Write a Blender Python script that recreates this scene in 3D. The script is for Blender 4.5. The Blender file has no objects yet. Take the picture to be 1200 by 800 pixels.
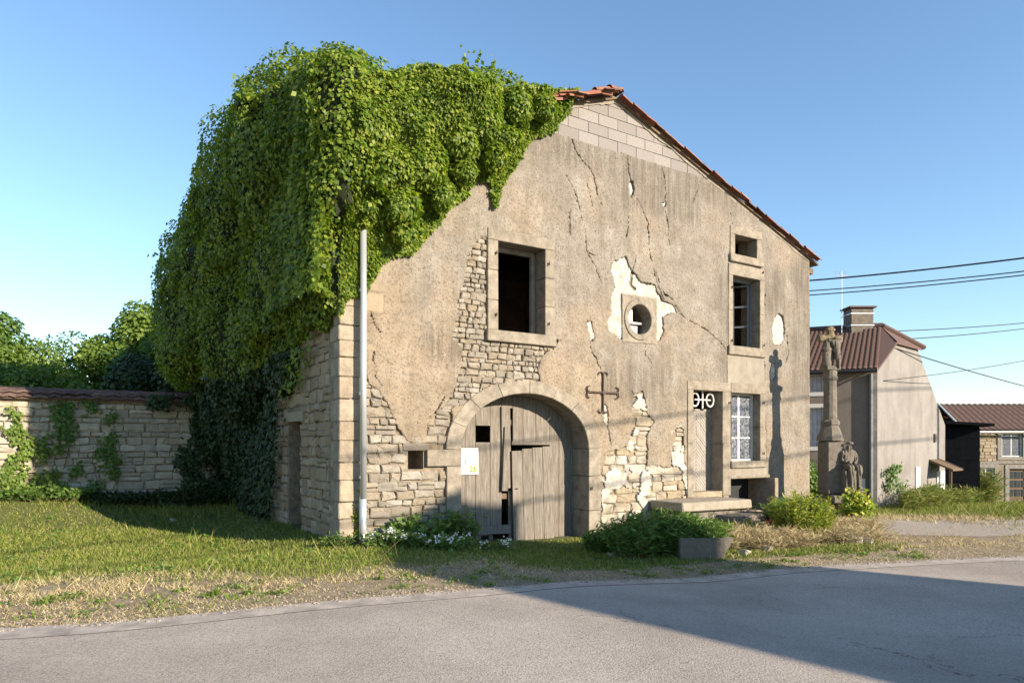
import bpy, math, random
import numpy as np
from mathutils import Vector, Matrix
from mathutils.geometry import tessellate_polygon
R = math.radians
S = bpy.context.scene
COL = S.collection
rng = random.Random(7)
nr = np.random.RandomState(11)

# ------------------------------------------------------------------ camera, sky, sun, exposure
cam = bpy.data.objects.new('camera', bpy.data.cameras.new('camera'))
COL.objects.link(cam)
cam.location = (0, 0, 1.7); cam.rotation_euler = (R(90), 0, 0)
cam.data.sensor_width = 36; cam.data.lens = 24; cam.data.shift_y = 0.1
cam.data.clip_end = 3000; cam.data.clip_start = 0.05
S.camera = cam

SUN_DIR = Vector((0.829, -0.560, 0.365)).normalized()      # towards the sun
SUN_EL = math.asin(SUN_DIR.z)
W = bpy.data.worlds.new('World'); S.world = W; W.use_nodes = True
nt = W.node_tree; nt.nodes.clear()
sky = nt.nodes.new('ShaderNodeTexSky'); sky.sky_type = 'NISHITA'; sky.sun_disc = False
sky.sun_elevation = SUN_EL; sky.sun_rotation = math.atan2(SUN_DIR.x, SUN_DIR.y)
sky.air_density = 1.25; sky.dust_density = 0.0; sky.ozone_density = 3.8; sky.altitude = 200
bg = nt.nodes.new('ShaderNodeBackground'); bg.inputs[1].default_value = 0.112
wo = nt.nodes.new('ShaderNodeOutputWorld')
nt.links.new(sky.outputs[0], bg.inputs[0]); nt.links.new(bg.outputs[0], wo.inputs[0])
sl = bpy.data.lights.new('sun', 'SUN'); sl.energy = 5.0; sl.angle = R(0.5); sl.color = (1.0, 0.86, 0.68)
so = bpy.data.objects.new('sun', sl); COL.objects.link(so)
so.rotation_euler = (-SUN_DIR).to_track_quat('-Z', 'Y').to_euler(); so.location = (30, -20, 20)
S.view_settings.view_transform = 'Standard'; S.view_settings.look = 'None'
S.view_settings.exposure = 1.17; S.view_settings.gamma = 1.0
S.cycles.max_bounces = 6; S.cycles.transparent_max_bounces = 8

# ------------------------------------------------------------------ helpers
class Plane:
    """A vertical wall plane: origin (x, y), heading d along it, n its inward normal."""
    def __init__(s, ox, oy, dx, dy):
        l = math.hypot(dx, dy); s.o = (ox, oy); s.d = (dx / l, dy / l); s.n = (-dy / l, dx / l)
        s.rz = math.atan2(dy, dx)
    def at(s, px, py, w=0.0):
        """wall coordinates (along, up) of a point measured on the photograph"""
        k = (px - 600) / 800.0
        ox = s.o[0] + s.n[0] * w; oy = s.o[1] + s.n[1] * w
        t = (k * oy - ox) / (s.d[0] - k * s.d[1])
        return (t, 1.7 + (520 - py) / 800.0 * (oy + t * s.d[1]))
    def world(s, t, w=0.0):
        return (s.o[0] + s.d[0] * t + s.n[0] * w, s.o[1] + s.d[1] * t + s.n[1] * w)

def tag(o, label=None, cat=None, group=None, kind=None):
    if label: o['label'] = label
    if cat: o['category'] = cat
    if group: o['group'] = group
    if kind: o['kind'] = kind
    return o

def empty(name, loc=(0, 0, 0), rz=0.0):
    o = bpy.data.objects.new(name, None); COL.objects.link(o)
    o.location = loc; o.rotation_euler = (0, 0, rz); o.empty_display_size = 0.2
    return o

class MB:
    """collects geometry for one mesh object"""
    def __init__(s): s.v = []; s.f = []; s.m = []; s.mi = 0
    def face(s, pts):
        i = len(s.v); s.v += [tuple(p) for p in pts]; s.f.append(tuple(range(i, i + len(pts)))); s.m.append(s.mi)
    def add(s, vs, fs):
        i = len(s.v); s.v += [tuple(p) for p in vs]
        for f in fs: s.f.append(tuple(i + k for k in f)); s.m.append(s.mi)
        return s
    def box(s, x0, x1, y0, y1, z0, z1, j=0.0, rnd=None):
        r = rnd or rng
        def q(): return r.uniform(-j, j) if j else 0
        vs = [(x + q(), y + q(), z + q()) for z in (z0, z1) for y in (y0, y1) for x in (x0, x1)]
        return s.add(vs, [(0, 2, 3, 1), (4, 5, 7, 6), (0, 1, 5, 4), (2, 6, 7, 3), (0, 4, 6, 2), (1, 3, 7, 5)])
    def cbox(s, x0, x1, y0, y1, z0, z1, c=0.01, j=0.0):
        """box with chamfered edges"""
        vs = []; key = {}
        X = (x0, x1); Y = (y0, y1); Z = (z0, z1)
        for i in (0, 1):
            for k in (0, 1):
                for l in (0, 1):
                    jx, jy, jz = (rng.uniform(-j, j), rng.uniform(-j, j), rng.uniform(-j, j)) if j else (0, 0, 0)
                    sx, sy, sz = (1 - 2 * i) * c, (1 - 2 * k) * c, (1 - 2 * l) * c
                    b = (X[i] + jx, Y[k] + jy, Z[l] + jz)
                    key[i, k, l] = len(vs)
                    vs += [(b[0], b[1] + sy, b[2] + sz), (b[0] + sx, b[1], b[2] + sz), (b[0] + sx, b[1] + sy, b[2])]
        K = lambda i, k, l, a: key[i, k, l] + a
        fs = []
        for i in (0, 1): fs.append([K(i, 0, 0, 0), K(i, 1, 0, 0), K(i, 1, 1, 0), K(i, 0, 1, 0)][::(1 if i else -1)])
        for k in (0, 1): fs.append([K(0, k, 0, 1), K(0, k, 1, 1), K(1, k, 1, 1), K(1, k, 0, 1)][::(1 if k else -1)])
        for l in (0, 1): fs.append([K(0, 0, l, 2), K(1, 0, l, 2), K(1, 1, l, 2), K(0, 1, l, 2)][::(1 if l else -1)])
        for a in (0, 1):
            for b in (0, 1):
                fs.append([K(a, b, 0, 0), K(a, b, 0, 1), K(a, b, 1, 1), K(a, b, 1, 0)])
                fs.append([K(a, 0, b, 0), K(a, 0, b, 2), K(a, 1, b, 2), K(a, 1, b, 0)])
                fs.append([K(0, a, b, 1), K(0, a, b, 2), K(1, a, b, 2), K(1, a, b, 1)])
        for i in (0, 1):
            for k in (0, 1):
                for l in (0, 1): fs.append([K(i, k, l, 0), K(i, k, l, 1), K(i, k, l, 2)])
        return s.add(vs, [tuple(f) for f in fs])
    def tube(s, pts, r, n=8, cap=True):
        pts = [Vector(p) for p in pts]; rr = r if isinstance(r, (list, tuple)) else [r] * len(pts)
        rings = []
        up = Vector((0, 0, 1))
        for i, p in enumerate(pts):
            t = (pts[min(i + 1, len(pts) - 1)] - pts[max(i - 1, 0)]).normalized()
            a = t.cross(up)
            if a.length < 0.1: a = t.cross(Vector((0, 1, 0)))
            a.normalize(); b = t.cross(a).normalized()
            rings.append([p + (a * math.cos(2 * math.pi * k / n) + b * math.sin(2 * math.pi * k / n)) * rr[i] for k in range(n)])
        vs = [v for ring in rings for v in ring]; fs = []
        for i in range(len(pts) - 1):
            for k in range(n):
                fs.append((i * n + k, i * n + (k + 1) % n, (i + 1) * n + (k + 1) % n, (i + 1) * n + k))
        if cap: fs.append(tuple(range(n))[::-1]); fs.append(tuple(range((len(pts) - 1) * n, len(pts) * n)))
        return s.add(vs, fs)
    def lathe(s, prof, n=16, cx=0, cy=0, phase=0.0):
        vs = [(cx + r * math.cos(2 * math.pi * k / n + phase), cy + r * math.sin(2 * math.pi * k / n + phase), z) for r, z in prof for k in range(n)]
        fs = []
        for i in range(len(prof) - 1):
            for k in range(n): fs.append((i * n + k, i * n + (k + 1) % n, (i + 1) * n + (k + 1) % n, (i + 1) * n + k))
        fs.append(tuple(range(n))[::-1]); fs.append(tuple(range((len(prof) - 1) * n, len(prof) * n)))
        return s.add(vs, fs)
    def plate(s, loops, w0, w1):
        """outline with holes, in (along, up), extruded from w0 to w1 across the wall"""
        ls = [[Vector((a, b, 0)) for a, b in L] for L in loops]
        tris = tessellate_polygon(ls)
        flat = [p for L in ls for p in L]; n = len(flat)
        vs = [(p.x, w0, p.y) for p in flat] + [(p.x, w1, p.y) for p in flat]
        fs = []
        for t in tris:
            a, b, c = [flat[k] for k in t]
            cr = (b.x - a.x) * (c.y - a.y) - (b.y - a.y) * (c.x - a.x)
            t = tuple(t) if cr > 0 else (t[0], t[2], t[1])
            fs.append(t); fs.append((t[0] + n, t[2] + n, t[1] + n))
        i = 0
        for L in ls:
            m = len(L)
            for k in range(m): fs.append((i + k, i + (k + 1) % m, n + i + (k + 1) % m, n + i + k))
            i += m
        return s.add(vs, fs)
    def mesh(s, name, mats, smooth=False):
        me = bpy.data.meshes.new(name); me.from_pydata(s.v, [], s.f)
        for m in (mats if isinstance(mats, (list, tuple)) else [mats]): me.materials.append(m)
        if isinstance(mats, (list, tuple)) and len(mats) > 1: me.polygons.foreach_set('material_index', s.m)
        if smooth: me.polygons.foreach_set('use_smooth', [True] * len(s.f))
        me.update(); return me
    def build(s, name, mats, parent=None, smooth=False, loc=None):
        return obj(name, s.mesh(name, mats, smooth), parent, loc)

def obj(name, me, parent=None, loc=None):
    o = bpy.data.objects.new(name, me); COL.objects.link(o)
    if parent: o.parent = parent
    if loc: o.location = loc
    return o

def np_mesh(name, V, F, mat, parent=None, smooth=False, k=None):
    """fast mesh from arrays; F is (n, k)"""
    V = np.asarray(V, dtype=np.float32); F = np.asarray(F, dtype=np.int32); k = F.shape[1]
    me = bpy.data.meshes.new(name)
    me.vertices.add(len(V)); me.vertices.foreach_set('co', V.ravel())
    me.loops.add(F.size); me.loops.foreach_set('vertex_index', F.ravel())
    me.polygons.add(len(F)); me.polygons.foreach_set('loop_start', np.arange(0, F.size, k, dtype=np.int32))
    me.polygons.foreach_set('loop_total', np.full(len(F), k, dtype=np.int32))
    if smooth: me.polygons.foreach_set('use_smooth', np.ones(len(F), dtype=bool))
    me.update(calc_edges=True)
    for m in (mat if isinstance(mat, (list, tuple)) else [mat]): me.materials.append(m)
    return obj(name, me, parent)

# numpy value noise
def _h(ix, iy, iz, seed):
    n = (ix * 374761393 + iy * 668265263 + iz * 1274126177 + seed * 974634777) & 0xffffffff
    n = ((n ^ (n >> 13)) * 1274126177) & 0xffffffff
    n = (n ^ (n >> 16)) & 0xffffffff
    return n / 4294967295.0
def vnoise(x, y, z=None, seed=0):
    x = np.asarray(x, dtype=np.float64); y = np.asarray(y, dtype=np.float64)
    z = np.zeros_like(x) if z is None else np.asarray(z, dtype=np.float64)
    ix = np.floor(x).astype(np.int64); iy = np.floor(y).astype(np.int64); iz = np.floor(z).astype(np.int64)
    fx, fy, fz = x - ix, y - iy, z - iz
    fx, fy, fz = [f * f * (3 - 2 * f) for f in (fx, fy, fz)]
    r = 0
    for a in (0, 1):
        for b in (0, 1):
            for c in (0, 1):
                r = r + _h(ix + a, iy + b, iz + c, seed) * (fx if a else 1 - fx) * (fy if b else 1 - fy) * (fz if c else 1 - fz)
    return r
def fbm(x, y, z=None, seed=0, o=4):
    r = 0; a = 0.5; x = np.asarray(x, float); y = np.asarray(y, float); z = np.zeros_like(x) if z is None else np.asarray(z, float)
    for k in range(o):
        r = r + a * vnoise(x * 2 ** k + 17 * k, y * 2 ** k + 5 * k, z * 2 ** k, seed + k); a *= 0.5
    return r / (1 - 0.5 ** o)
def inpoly(px, py, poly):
    c = np.zeros(np.shape(px), bool); n = len(poly)
    for i in range(n):
        x1, y1 = poly[i]; x2, y2 = poly[(i + 1) % n]
        if y1 == y2: continue
        c ^= ((y1 > py) != (y2 > py)) & (px < (x2 - x1) * (py - y1) / (y2 - y1) + x1)
    return c
def segdist(px, py, line):
    d = np.full(np.shape(px), 1e9)
    for (x1, y1), (x2, y2) in zip(line[:-1], line[1:]):
        L = (x2 - x1) ** 2 + (y2 - y1) ** 2 + 1e-12
        t = np.clip(((px - x1) * (x2 - x1) + (py - y1) * (y2 - y1)) / L, 0, 1)
        d = np.minimum(d, np.hypot(px - x1 - t * (x2 - x1), py - y1 - t * (y2 - y1)))
    return d
def smooth(x): x = np.clip(x, 0, 1); return x * x * (3 - 2 * x)

# ------------------------------------------------------------------ materials
class NT:
    def __init__(s, name):
        s.m = bpy.data.materials.new(name); s.m.use_nodes = True; s.t = s.m.node_tree
        s.b = s.t.nodes['Principled BSDF']; s.b.inputs['Roughness'].default_value = 0.9
        s.b.inputs['Specular IOR Level'].default_value = 0.25
    def n(s, t, **k):
        x = s.t.nodes.new(t)
        for a, v in k.items(): setattr(x, a, v)
        return x
    def l(s, a, b): s.t.links.new(a, b)
    def co(s, kind='Object', scale=(1, 1, 1)):
        c = s.n('ShaderNodeTexCoord'); mp = s.n('ShaderNodeMapping'); mp.inputs['Scale'].default_value = scale
        if kind == 'World':
            g = s.n('ShaderNodeNewGeometry'); s.l(g.outputs['Position'], mp.inputs[0])
        else: s.l(c.outputs[kind], mp.inputs[0])
        return mp.outputs[0]
    def noise(s, vec, scale, detail=6, rough=0.6):
        x = s.n('ShaderNodeTexNoise'); x.inputs['Scale'].default_value = scale
        x.inputs['Detail'].default_value = detail; x.inputs['Roughness'].default_value = rough
        if vec is not None: s.l(vec, x.inputs['Vector'])
        return x.outputs['Fac']
    def voro(s, vec, scale, feature='F1'):
        x = s.n('ShaderNodeTexVoronoi', feature=feature); x.inputs['Scale'].default_value = scale
        s.l(vec, x.inputs['Vector']); return x.outputs['Distance']
    def ramp(s, fac, stops, mode='LINEAR'):
        x = s.n('ShaderNodeValToRGB'); e = x.color_ramp; e.interpolation = mode
        while len(e.elements) < len(stops): e.elements.new(0.5)
        for el, (p, c) in zip(e.elements, stops):
            el.position = p; el.color = (c, c, c, 1) if isinstance(c, (int, float)) else (*c, 1)
        s.l(fac, x.inputs[0]); return x.outputs[0]
    def mix(s, fac, a, b, mode='MIX'):
        x = s.n('ShaderNodeMix', data_type='RGBA', blend_type=mode)
        for i, v in ((0, fac), (6, a), (7, b)):
            if hasattr(v, 'links') or hasattr(v, 'is_linked'): s.l(v, x.inputs[i])
            elif isinstance(v, (int, float)): x.inputs[i].default_value = v if i == 0 else (v, v, v, 1)
            else: x.inputs[i].default_value = (*v, 1)
        return x.outputs[2]
    def math(s, op, a, b=0.0):
        x = s.n('ShaderNodeMath', operation=op)
        for i, v in ((0, a), (1, b)):
            if isinstance(v, (int, float)): x.inputs[i].default_value = v
            else: s.l(v, x.inputs[i])
        return x.outputs[0]
    def rand(s):
        a = s.n('ShaderNodeObjectInfo').outputs['Random']; b = s.n('ShaderNodeNewGeometry').outputs['Random Per Island']
        return s.math('FRACT', s.math('ADD', a, b))
    def color(s, c):
        if isinstance(c, tuple): s.b.inputs['Base Color'].default_value = (*c, 1)
        else: s.l(c, s.b.inputs['Base Color'])
    def bump(s, h, strength=0.5, dist=0.02):
        x = s.n('ShaderNodeBump'); x.inputs['Strength'].default_value = strength; x.inputs['Distance'].default_value = dist
        s.l(h, x.inputs['Height']); s.l(x.outputs[0], s.b.inputs['Normal']); return x

def simple(name, c, rough=0.8, metal=0.0, var=0.15, scale=8, bump=0.3, bd=0.01, kind='Object', stretch=(1, 1, 1)):
    t = NT(name); v = t.co(kind, stretch); f = t.noise(v, scale)
    lo = tuple(x * (1 - var) for x in c); hi = tuple(min(1, x * (1 + var)) for x in c)
    t.color(t.ramp(f, [(0.3, lo), (0.7, hi)])); t.b.inputs['Roughness'].default_value = rough; t.b.inputs['Metallic'].default_value = metal
    if bump: t.bump(t.noise(v, scale * 5, 4), bump, bd)
    return t.m

def stone_mat(name, stops, bump=0.6, fine=1.0, dirt=0.4, k=0.70):
    stops = [(p, tuple(c * k for c in col)) for p, col in stops]
    t = NT(name); v = t.co('World'); r = t.rand()
    base = t.ramp(r, stops, 'LINEAR')
    n1 = t.noise(v, 5 * fine, 8, 0.65); n2 = t.noise(v, 30 * fine, 6, 0.7)
    c = t.mix(t.ramp(n1, [(0.35, 0.0), (0.7, dirt)]), base, (0.16 * k * 1.1, 0.135 * k * 1.1, 0.105 * k * 1.1))
    c = t.mix(t.ramp(n2, [(0.3, 0.35), (0.75, 0.0)]), c, t.mix(1.0, c, (0.62, 0.6, 0.58), 'MULTIPLY'))
    t.color(c); t.b.inputs['Roughness'].default_value = 0.95
    t.bump(t.math('ADD', t.noise(v, 14 * fine, 8, 0.7), t.math('MULTIPLY', n2, 0.5)), bump, 0.03)
    return t.m

M = {}
M['stone'] = stone_mat('limestone_rubble', [(0.0, (0.40, 0.29, 0.17)), (0.2, (0.50, 0.38, 0.24)), (0.4, (0.56, 0.45, 0.31)), (0.6, (0.42, 0.34, 0.24)), (0.8, (0.62, 0.52, 0.38)), (1.0, (0.47, 0.35, 0.22))])
M['stone_pale'] = stone_mat('pale_limestone', [(0.0, (0.50, 0.455, 0.385)), (0.3, (0.44, 0.36, 0.255)), (0.6, (0.60, 0.55, 0.47)), (0.8, (0.37, 0.32, 0.255)), (1.0, (0.43, 0.385, 0.32))], bump=1.0, dirt=.65)
M['stone_lime'] = stone_mat('limewashed_stone', [(0.0, (0.72, 0.66, 0.55)), (0.25, (0.58, 0.50, 0.37)), (0.5, (0.78, 0.74, 0.66)), (0.75, (0.52, 0.42, 0.28)), (1.0, (0.62, 0.54, 0.42))], bump=.9, dirt=0.7)
M['quoin'] = stone_mat('quoin_limestone', [(0.0, (0.52, 0.42, 0.30)), (0.5, (0.60, 0.51, 0.39)), (0.93, (0.55, 0.45, 0.33)), (1.0, (0.56, 0.36, 0.23))], bump=.8, dirt=.6)
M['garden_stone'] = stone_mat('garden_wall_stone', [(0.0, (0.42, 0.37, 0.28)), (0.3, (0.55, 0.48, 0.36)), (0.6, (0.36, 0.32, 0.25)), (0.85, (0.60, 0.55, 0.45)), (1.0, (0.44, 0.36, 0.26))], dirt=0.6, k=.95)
M['frame_stone'] = stone_mat('dressed_grey_stone', [(0.0, (0.47, 0.41, 0.32)), (0.5, (0.52, 0.455, 0.36)), (1.0, (0.44, 0.38, 0.30))], bump=0.55, dirt=0.75, k=.64)
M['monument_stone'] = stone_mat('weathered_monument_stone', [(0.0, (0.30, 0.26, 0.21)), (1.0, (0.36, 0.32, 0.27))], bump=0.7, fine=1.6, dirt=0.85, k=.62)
M['mortar'] = simple('old_earth_mortar', (0.215, 0.172, 0.122), var=0.4, scale=12, bump=0.8, bd=0.02)
M['iron'] = simple('rusted_iron', (0.085, 0.058, 0.052), rough=0.85, var=0.35, scale=30)
M['white_iron'] = simple('white_painted_iron', (0.6, 0.6, 0.58), rough=0.5)
M['zinc'] = simple('galvanised_pipe', (0.50, 0.52, 0.54), rough=0.42, metal=0.55, var=0.12, scale=4, bump=0.05, stretch=(1, 1, 0.3))
M['cable'] = simple('black_cable', (0.02, 0.02, 0.022), rough=0.6, bump=0)
M['dark'] = simple('old_inner_plaster', (0.30, 0.24, 0.18), var=0.3, scale=2)
M['white_paint'] = simple('white_window_paint', (0.55, 0.54, 0.52), rough=0.5, var=0.08)
M['grey_paint'] = simple('grey_shutter_paint', (0.15, 0.165, 0.18), rough=0.7)
M['wall_grey'] = simple('grey_cement', (0.21, 0.19, 0.165), var=0.3, scale=5, bump=0.5)
M['rotten_wood'] = simple('old_brown_timber', (0.14, 0.095, 0.06), var=0.4, scale=10, stretch=(1, 1, 6))

def plaster():
    t = NT('roughcast_render'); v = t.co('Object'); sx = t.n('ShaderNodeSeparateXYZ'); t.l(v, sx.inputs[0]); X_, Z_ = sx.outputs[0], sx.outputs[2]
    big = t.noise(v, 0.5, 6, 0.62); mid = t.noise(v, 1.7, 9, 0.70); fine = t.noise(v, 24, 5, 0.8); gr = t.voro(v, 34)
    warm = t.ramp(mid, [(0.30, (0.193, 0.147, 0.097)), (0.5, (0.264, 0.212, 0.151)), (0.68, (0.318, 0.267, 0.204))])
    grey = t.ramp(mid, [(0.30, (0.145, 0.126, 0.102)), (0.5, (0.224, 0.198, 0.164)), (0.68, (0.291, 0.264, 0.227))])
    # weathered grey coat higher up and towards the right end of the gable
    f = t.math('ADD', t.math('MULTIPLY', Z_, 0.12), t.math('MULTIPLY', X_, 0.065))
    f = t.math('ADD', f, t.math('MULTIPLY', t.math('SUBTRACT', big, 0.5), 2.4))
    c = t.mix(t.ramp(f, [(0.55, 0.0), (1.15, 1.0)]), warm, grey)
    pk = t.noise(t.co('Object', (1.0, 1.0, 1.0)), 0.8, 3, 0.6)
    c = t.mix(t.ramp(pk, [(0.52, 0.0), (0.66, 0.45)]), c, (0.315, 0.241, 0.178))
    pale = t.noise(t.co('Object', (1.3, 1.3, 0.8)), 1.1, 7, 0.75)
    c = t.mix(t.ramp(pale, [(0.56, 0.0), (0.66, 0.5)]), c, (0.354, 0.322, 0.283))
    stn = t.noise(t.co('Object', (2.2, 2.2, 0.22)), 1.6, 7, 0.7)
    c = t.mix(t.ramp(stn, [(0.50, 0.0), (0.68, 0.40)]), c, (0.122, 0.107, 0.087))
    # run-off stains below the sills, a dirty band under the blockwork, damp foot
    def band(val, lo, hi, soft):
        a = t.n('ShaderNodeMapRange', interpolation_type='SMOOTHSTEP'); a.inputs[1].default_value = lo - soft; a.inputs[2].default_value = lo + soft
        b_ = t.n('ShaderNodeMapRange', interpolation_type='SMOOTHSTEP'); b_.inputs[1].default_value = hi - soft; b_.inputs[2].default_value = hi + soft; b_.inputs[3].default_value = 1; b_.inputs[4].default_value = 0
        t.l(val, a.inputs[0]); t.l(val, b_.inputs[0]); return t.math('MULTIPLY', a.outputs[0], b_.outputs[0])
    run = t.ramp(t.noise(t.co('Object', (7, 7, 0.35)), 1.5, 6, 0.7), [(0.36, 0.0), (0.6, 1.0)])
    m = None
    for x0, x1, z0, z1 in STAINS:
        q = t.math('MULTIPLY', band(X_, x0, x1, .12), band(Z_, z0, z1, .25)); m = q if m is None else t.math('MAXIMUM', m, q)
    c = t.mix(t.math('MULTIPLY', t.math('MULTIPLY', m, run), 0.75), c, (0.098, 0.084, 0.070))
    spots = t.noise(v, 8, 8, 0.85)
    c = t.mix(t.ramp(spots, [(0.55, 0.0), (0.66, 0.6)]), c, (0.102, 0.084, 0.066))
    c = t.mix(t.ramp(gr, [(0.10, 0.35), (0.4, 0.0)]), c, (0.362, 0.322, 0.274))
    c = t.mix(t.ramp(fine, [(0.37, 0.8), (0.5, 0.0)]), c, (0.102, 0.080, 0.059))
    t.color(c); t.b.inputs['Roughness'].default_value = 1.0
    t.bump(t.math('ADD', t.math('MULTIPLY', fine, 0.7), t.math('MULTIPLY', mid, 2.2)), 0.85, 0.03)
    return t.m
STAINS = [(1.2, 3.9, 3.2, 3.9), (10.6, 11.9, 5.1, 6.4), (3.5, 11.5, 7.6, 8.25), (5.6, 7.5, 2.6, 3.5), (12.2, 13.2, 3.0, 6.8), (6.0, 8.6, 7.0, 8.3), (5.4, 9.2, -0.4, 0.7), (9.3, 10.0, 3.2, 6.0)]
M['plaster'] = plaster()
def limeplaster():
    t = NT('white_lime_plaster'); v = t.co('Object'); n = t.noise(v, 5, 8, 0.7)
    c = t.ramp(n, [(0.3, (0.26, 0.22, 0.17)), (0.48, (0.40, 0.37, 0.32)), (0.7, (0.52, 0.50, 0.465))])
    t.color(c); t.bump(t.noise(v, 12, 8, 0.7), 0.9, 0.04); return t.m
M['lime'] = limeplaster()
def smooth_grey():
    t = NT('smooth_grey_render'); v = t.co('Object'); n = t.noise(v, 1.8, 8, 0.7)
    c = t.ramp(n, [(0.3, (0.18, 0.155, 0.125)), (0.55, (0.25, 0.22, 0.18)), (0.75, (0.30, 0.27, 0.23))])
    st = t.noise(t.co('Object', (5, 5, 0.4)), 2.0, 5, 0.6)
    c = t.mix(t.ramp(st, [(0.5, 0.0), (0.75, 0.4)]), c, (0.13, 0.115, 0.1))
    t.color(c); t.bump(t.noise(v, 30, 6, 0.7), 0.5, 0.01); return t.m
M['grey_render'] = smooth_grey()
def blockmat():
    t = NT('concrete_block'); v = t.co('World'); r = t.rand(); n = t.noise(v, 45, 4, 0.8)
    c = t.ramp(r, [(0, (0.20, 0.182, 0.17)), (1, (0.262, 0.24, 0.226))])
    c = t.mix(t.ramp(n, [(0.4, 0.5), (0.55, 0)]), c, (0.15, 0.13, 0.11)); t.color(c)
    t.bump(n, 0.6, 0.01); return t.m
M['block'] = blockmat()
def wood(name, a, b, c3):
    t = NT(name); r = t.rand(); v = t.co('Object', (9, 9, 0.7)); n = t.noise(v, 3, 8, 0.75)
    base = t.ramp(n, [(0.25, a), (0.5, b), (0.75, c3)])
    base = t.mix(t.math('MULTIPLY', r, 0.35), base, t.mix(1.0, base, (0.7, 0.68, 0.66), 'MULTIPLY'))
    pk = t.noise(t.co('Object', (2, 2, 1)), 6, 8, 0.8)
    base = t.mix(t.ramp(pk, [(0.62, 0.0), (0.68, 0.7)]), base, (0.42, 0.395, 0.36))
    t.color(base); t.bump(n, 0.7, 0.01); return t.m
M['wood'] = wood('silvered_boards', (0.062, 0.050, 0.040), (0.175, 0.152, 0.126), (0.33, 0.295, 0.25))
M['wood_door'] = wood('weathered_door_slats', (0.15, 0.13, 0.11), (0.28, 0.255, 0.225), (0.37, 0.345, 0.31))
def tilemat(name, stops, moss=0.3):
    t = NT(name); v = t.co('World'); r = t.rand(); n = t.noise(v, 9, 7, 0.7)
    c = t.ramp(r, stops); c = t.mix(t.ramp(n, [(0.45, 0.0), (0.7, moss)]), c, (0.09, 0.075, 0.06))
    t.color(c); t.bump(t.noise(v, 40, 5, 0.6), 0.4, 0.01); return t.m
M['tile'] = tilemat('terracotta_tiles', [(0, (0.30, 0.115, 0.065)), (0.4, (0.20, 0.085, 0.055)), (0.7, (0.34, 0.17, 0.11)), (1, (0.15, 0.075, 0.055))], 0.85)
M['tile_dark'] = tilemat('dark_brown_roof_tiles', [(0, (0.085, 0.052, 0.046)), (1, (0.13, 0.078, 0.066))], 0.6)
M['coping'] = tilemat('weathered_coping_tiles', [(0, (0.15, 0.08, 0.062)), (0.5, (0.10, 0.06, 0.05)), (1, (0.19, 0.12, 0.095))], 0.85)

def leafmat(name, stops, trans=0.35, rough=0.55):
    t = NT(name); r = t.rand(); v = t.co('World'); n = t.noise(v, 1.3, 4, 0.6)
    f = t.math('ADD', t.math('MULTIPLY', r, 0.6), t.math('MULTIPLY', n, 0.4))
    c = t.ramp(f, stops); t.color(c); t.b.inputs['Roughness'].default_value = rough
    t.b.inputs['Specular IOR Level'].default_value = 0.4
    tr = t.n('ShaderNodeBsdfTranslucent'); mx = t.n('ShaderNodeMixShader'); mx.inputs[0].default_value = trans
    br = t.mix(1.0, c, (1.5, 1.6, 0.7), 'MULTIPLY'); t.l(br, tr.inputs[0])
    out = t.t.nodes['Material Output']
    t.l(t.b.outputs[0], mx.inputs[1]); t.l(tr.outputs[0], mx.inputs[2]); t.l(mx.outputs[0], out.inputs[0])
    return t.m
M['ivy'] = leafmat('creeper_leaves', [(0.15, (0.04, 0.085, 0.010)), (0.4, (0.115, 0.185, 0.018)), (0.65, (0.20, 0.262, 0.026)), (0.85, (0.30, 0.315, 0.045)), (0.97, (0.30, 0.20, 0.045))], 0.42)
M['ivy_shaded'] = leafmat('shade_darkened_ivy_leaves', [(0.2, (0.012, 0.028, 0.008)), (0.6, (0.026, 0.052, 0.012)), (0.9, (0.05, 0.085, 0.02))], 0.12)  # darkened copy of the ivy colour for growth standing in shade
M['leaf'] = leafmat('tree_leaves', [(0.2, (0.05, 0.10, 0.02)), (0.5, (0.09, 0.165, 0.03)), (0.85, (0.15, 0.23, 0.045))])
M['leaf_b'] = leafmat('yellowish_tree_leaves', [(0.2, (0.08, 0.13, 0.02)), (0.5, (0.13, 0.20, 0.03)), (0.85, (0.20, 0.27, 0.05))])
M['bush'] = leafmat('bedding_plant_leaves', [(0.2, (0.05, 0.11, 0.02)), (0.5, (0.10, 0.185, 0.035)), (0.85, (0.19, 0.27, 0.06))], 0.3)
M['yellow'] = leafmat('goldenrod_leaves', [(0.2, (0.10, 0.17, 0.02)), (0.45, (0.20, 0.27, 0.03)), (0.8, (0.42, 0.40, 0.05))], 0.3)
M['petal'] = leafmat('white_petals', [(0.2, (0.6, 0.58, 0.6)), (0.8, (0.85, 0.84, 0.86))], 0.2)
M['petal_red'] = leafmat('red_petals', [(0.2, (0.4, 0.03, 0.03)), (0.8, (0.6, 0.06, 0.05))], 0.2)
M['stem'] = simple('plant_stems', (0.13, 0.10, 0.05), var=0.3)
M['bark'] = simple('tree_bark', (0.12, 0.09, 0.065), var=0.4, scale=14, bump=0.8, bd=0.03, stretch=(1, 1, 0.3))
M['hull'] = simple('gap_shade_core', (0.02, 0.028, 0.01), var=0.4, scale=6, bump=0)  # near-black filler, paints the shade in gaps between leaves

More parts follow.
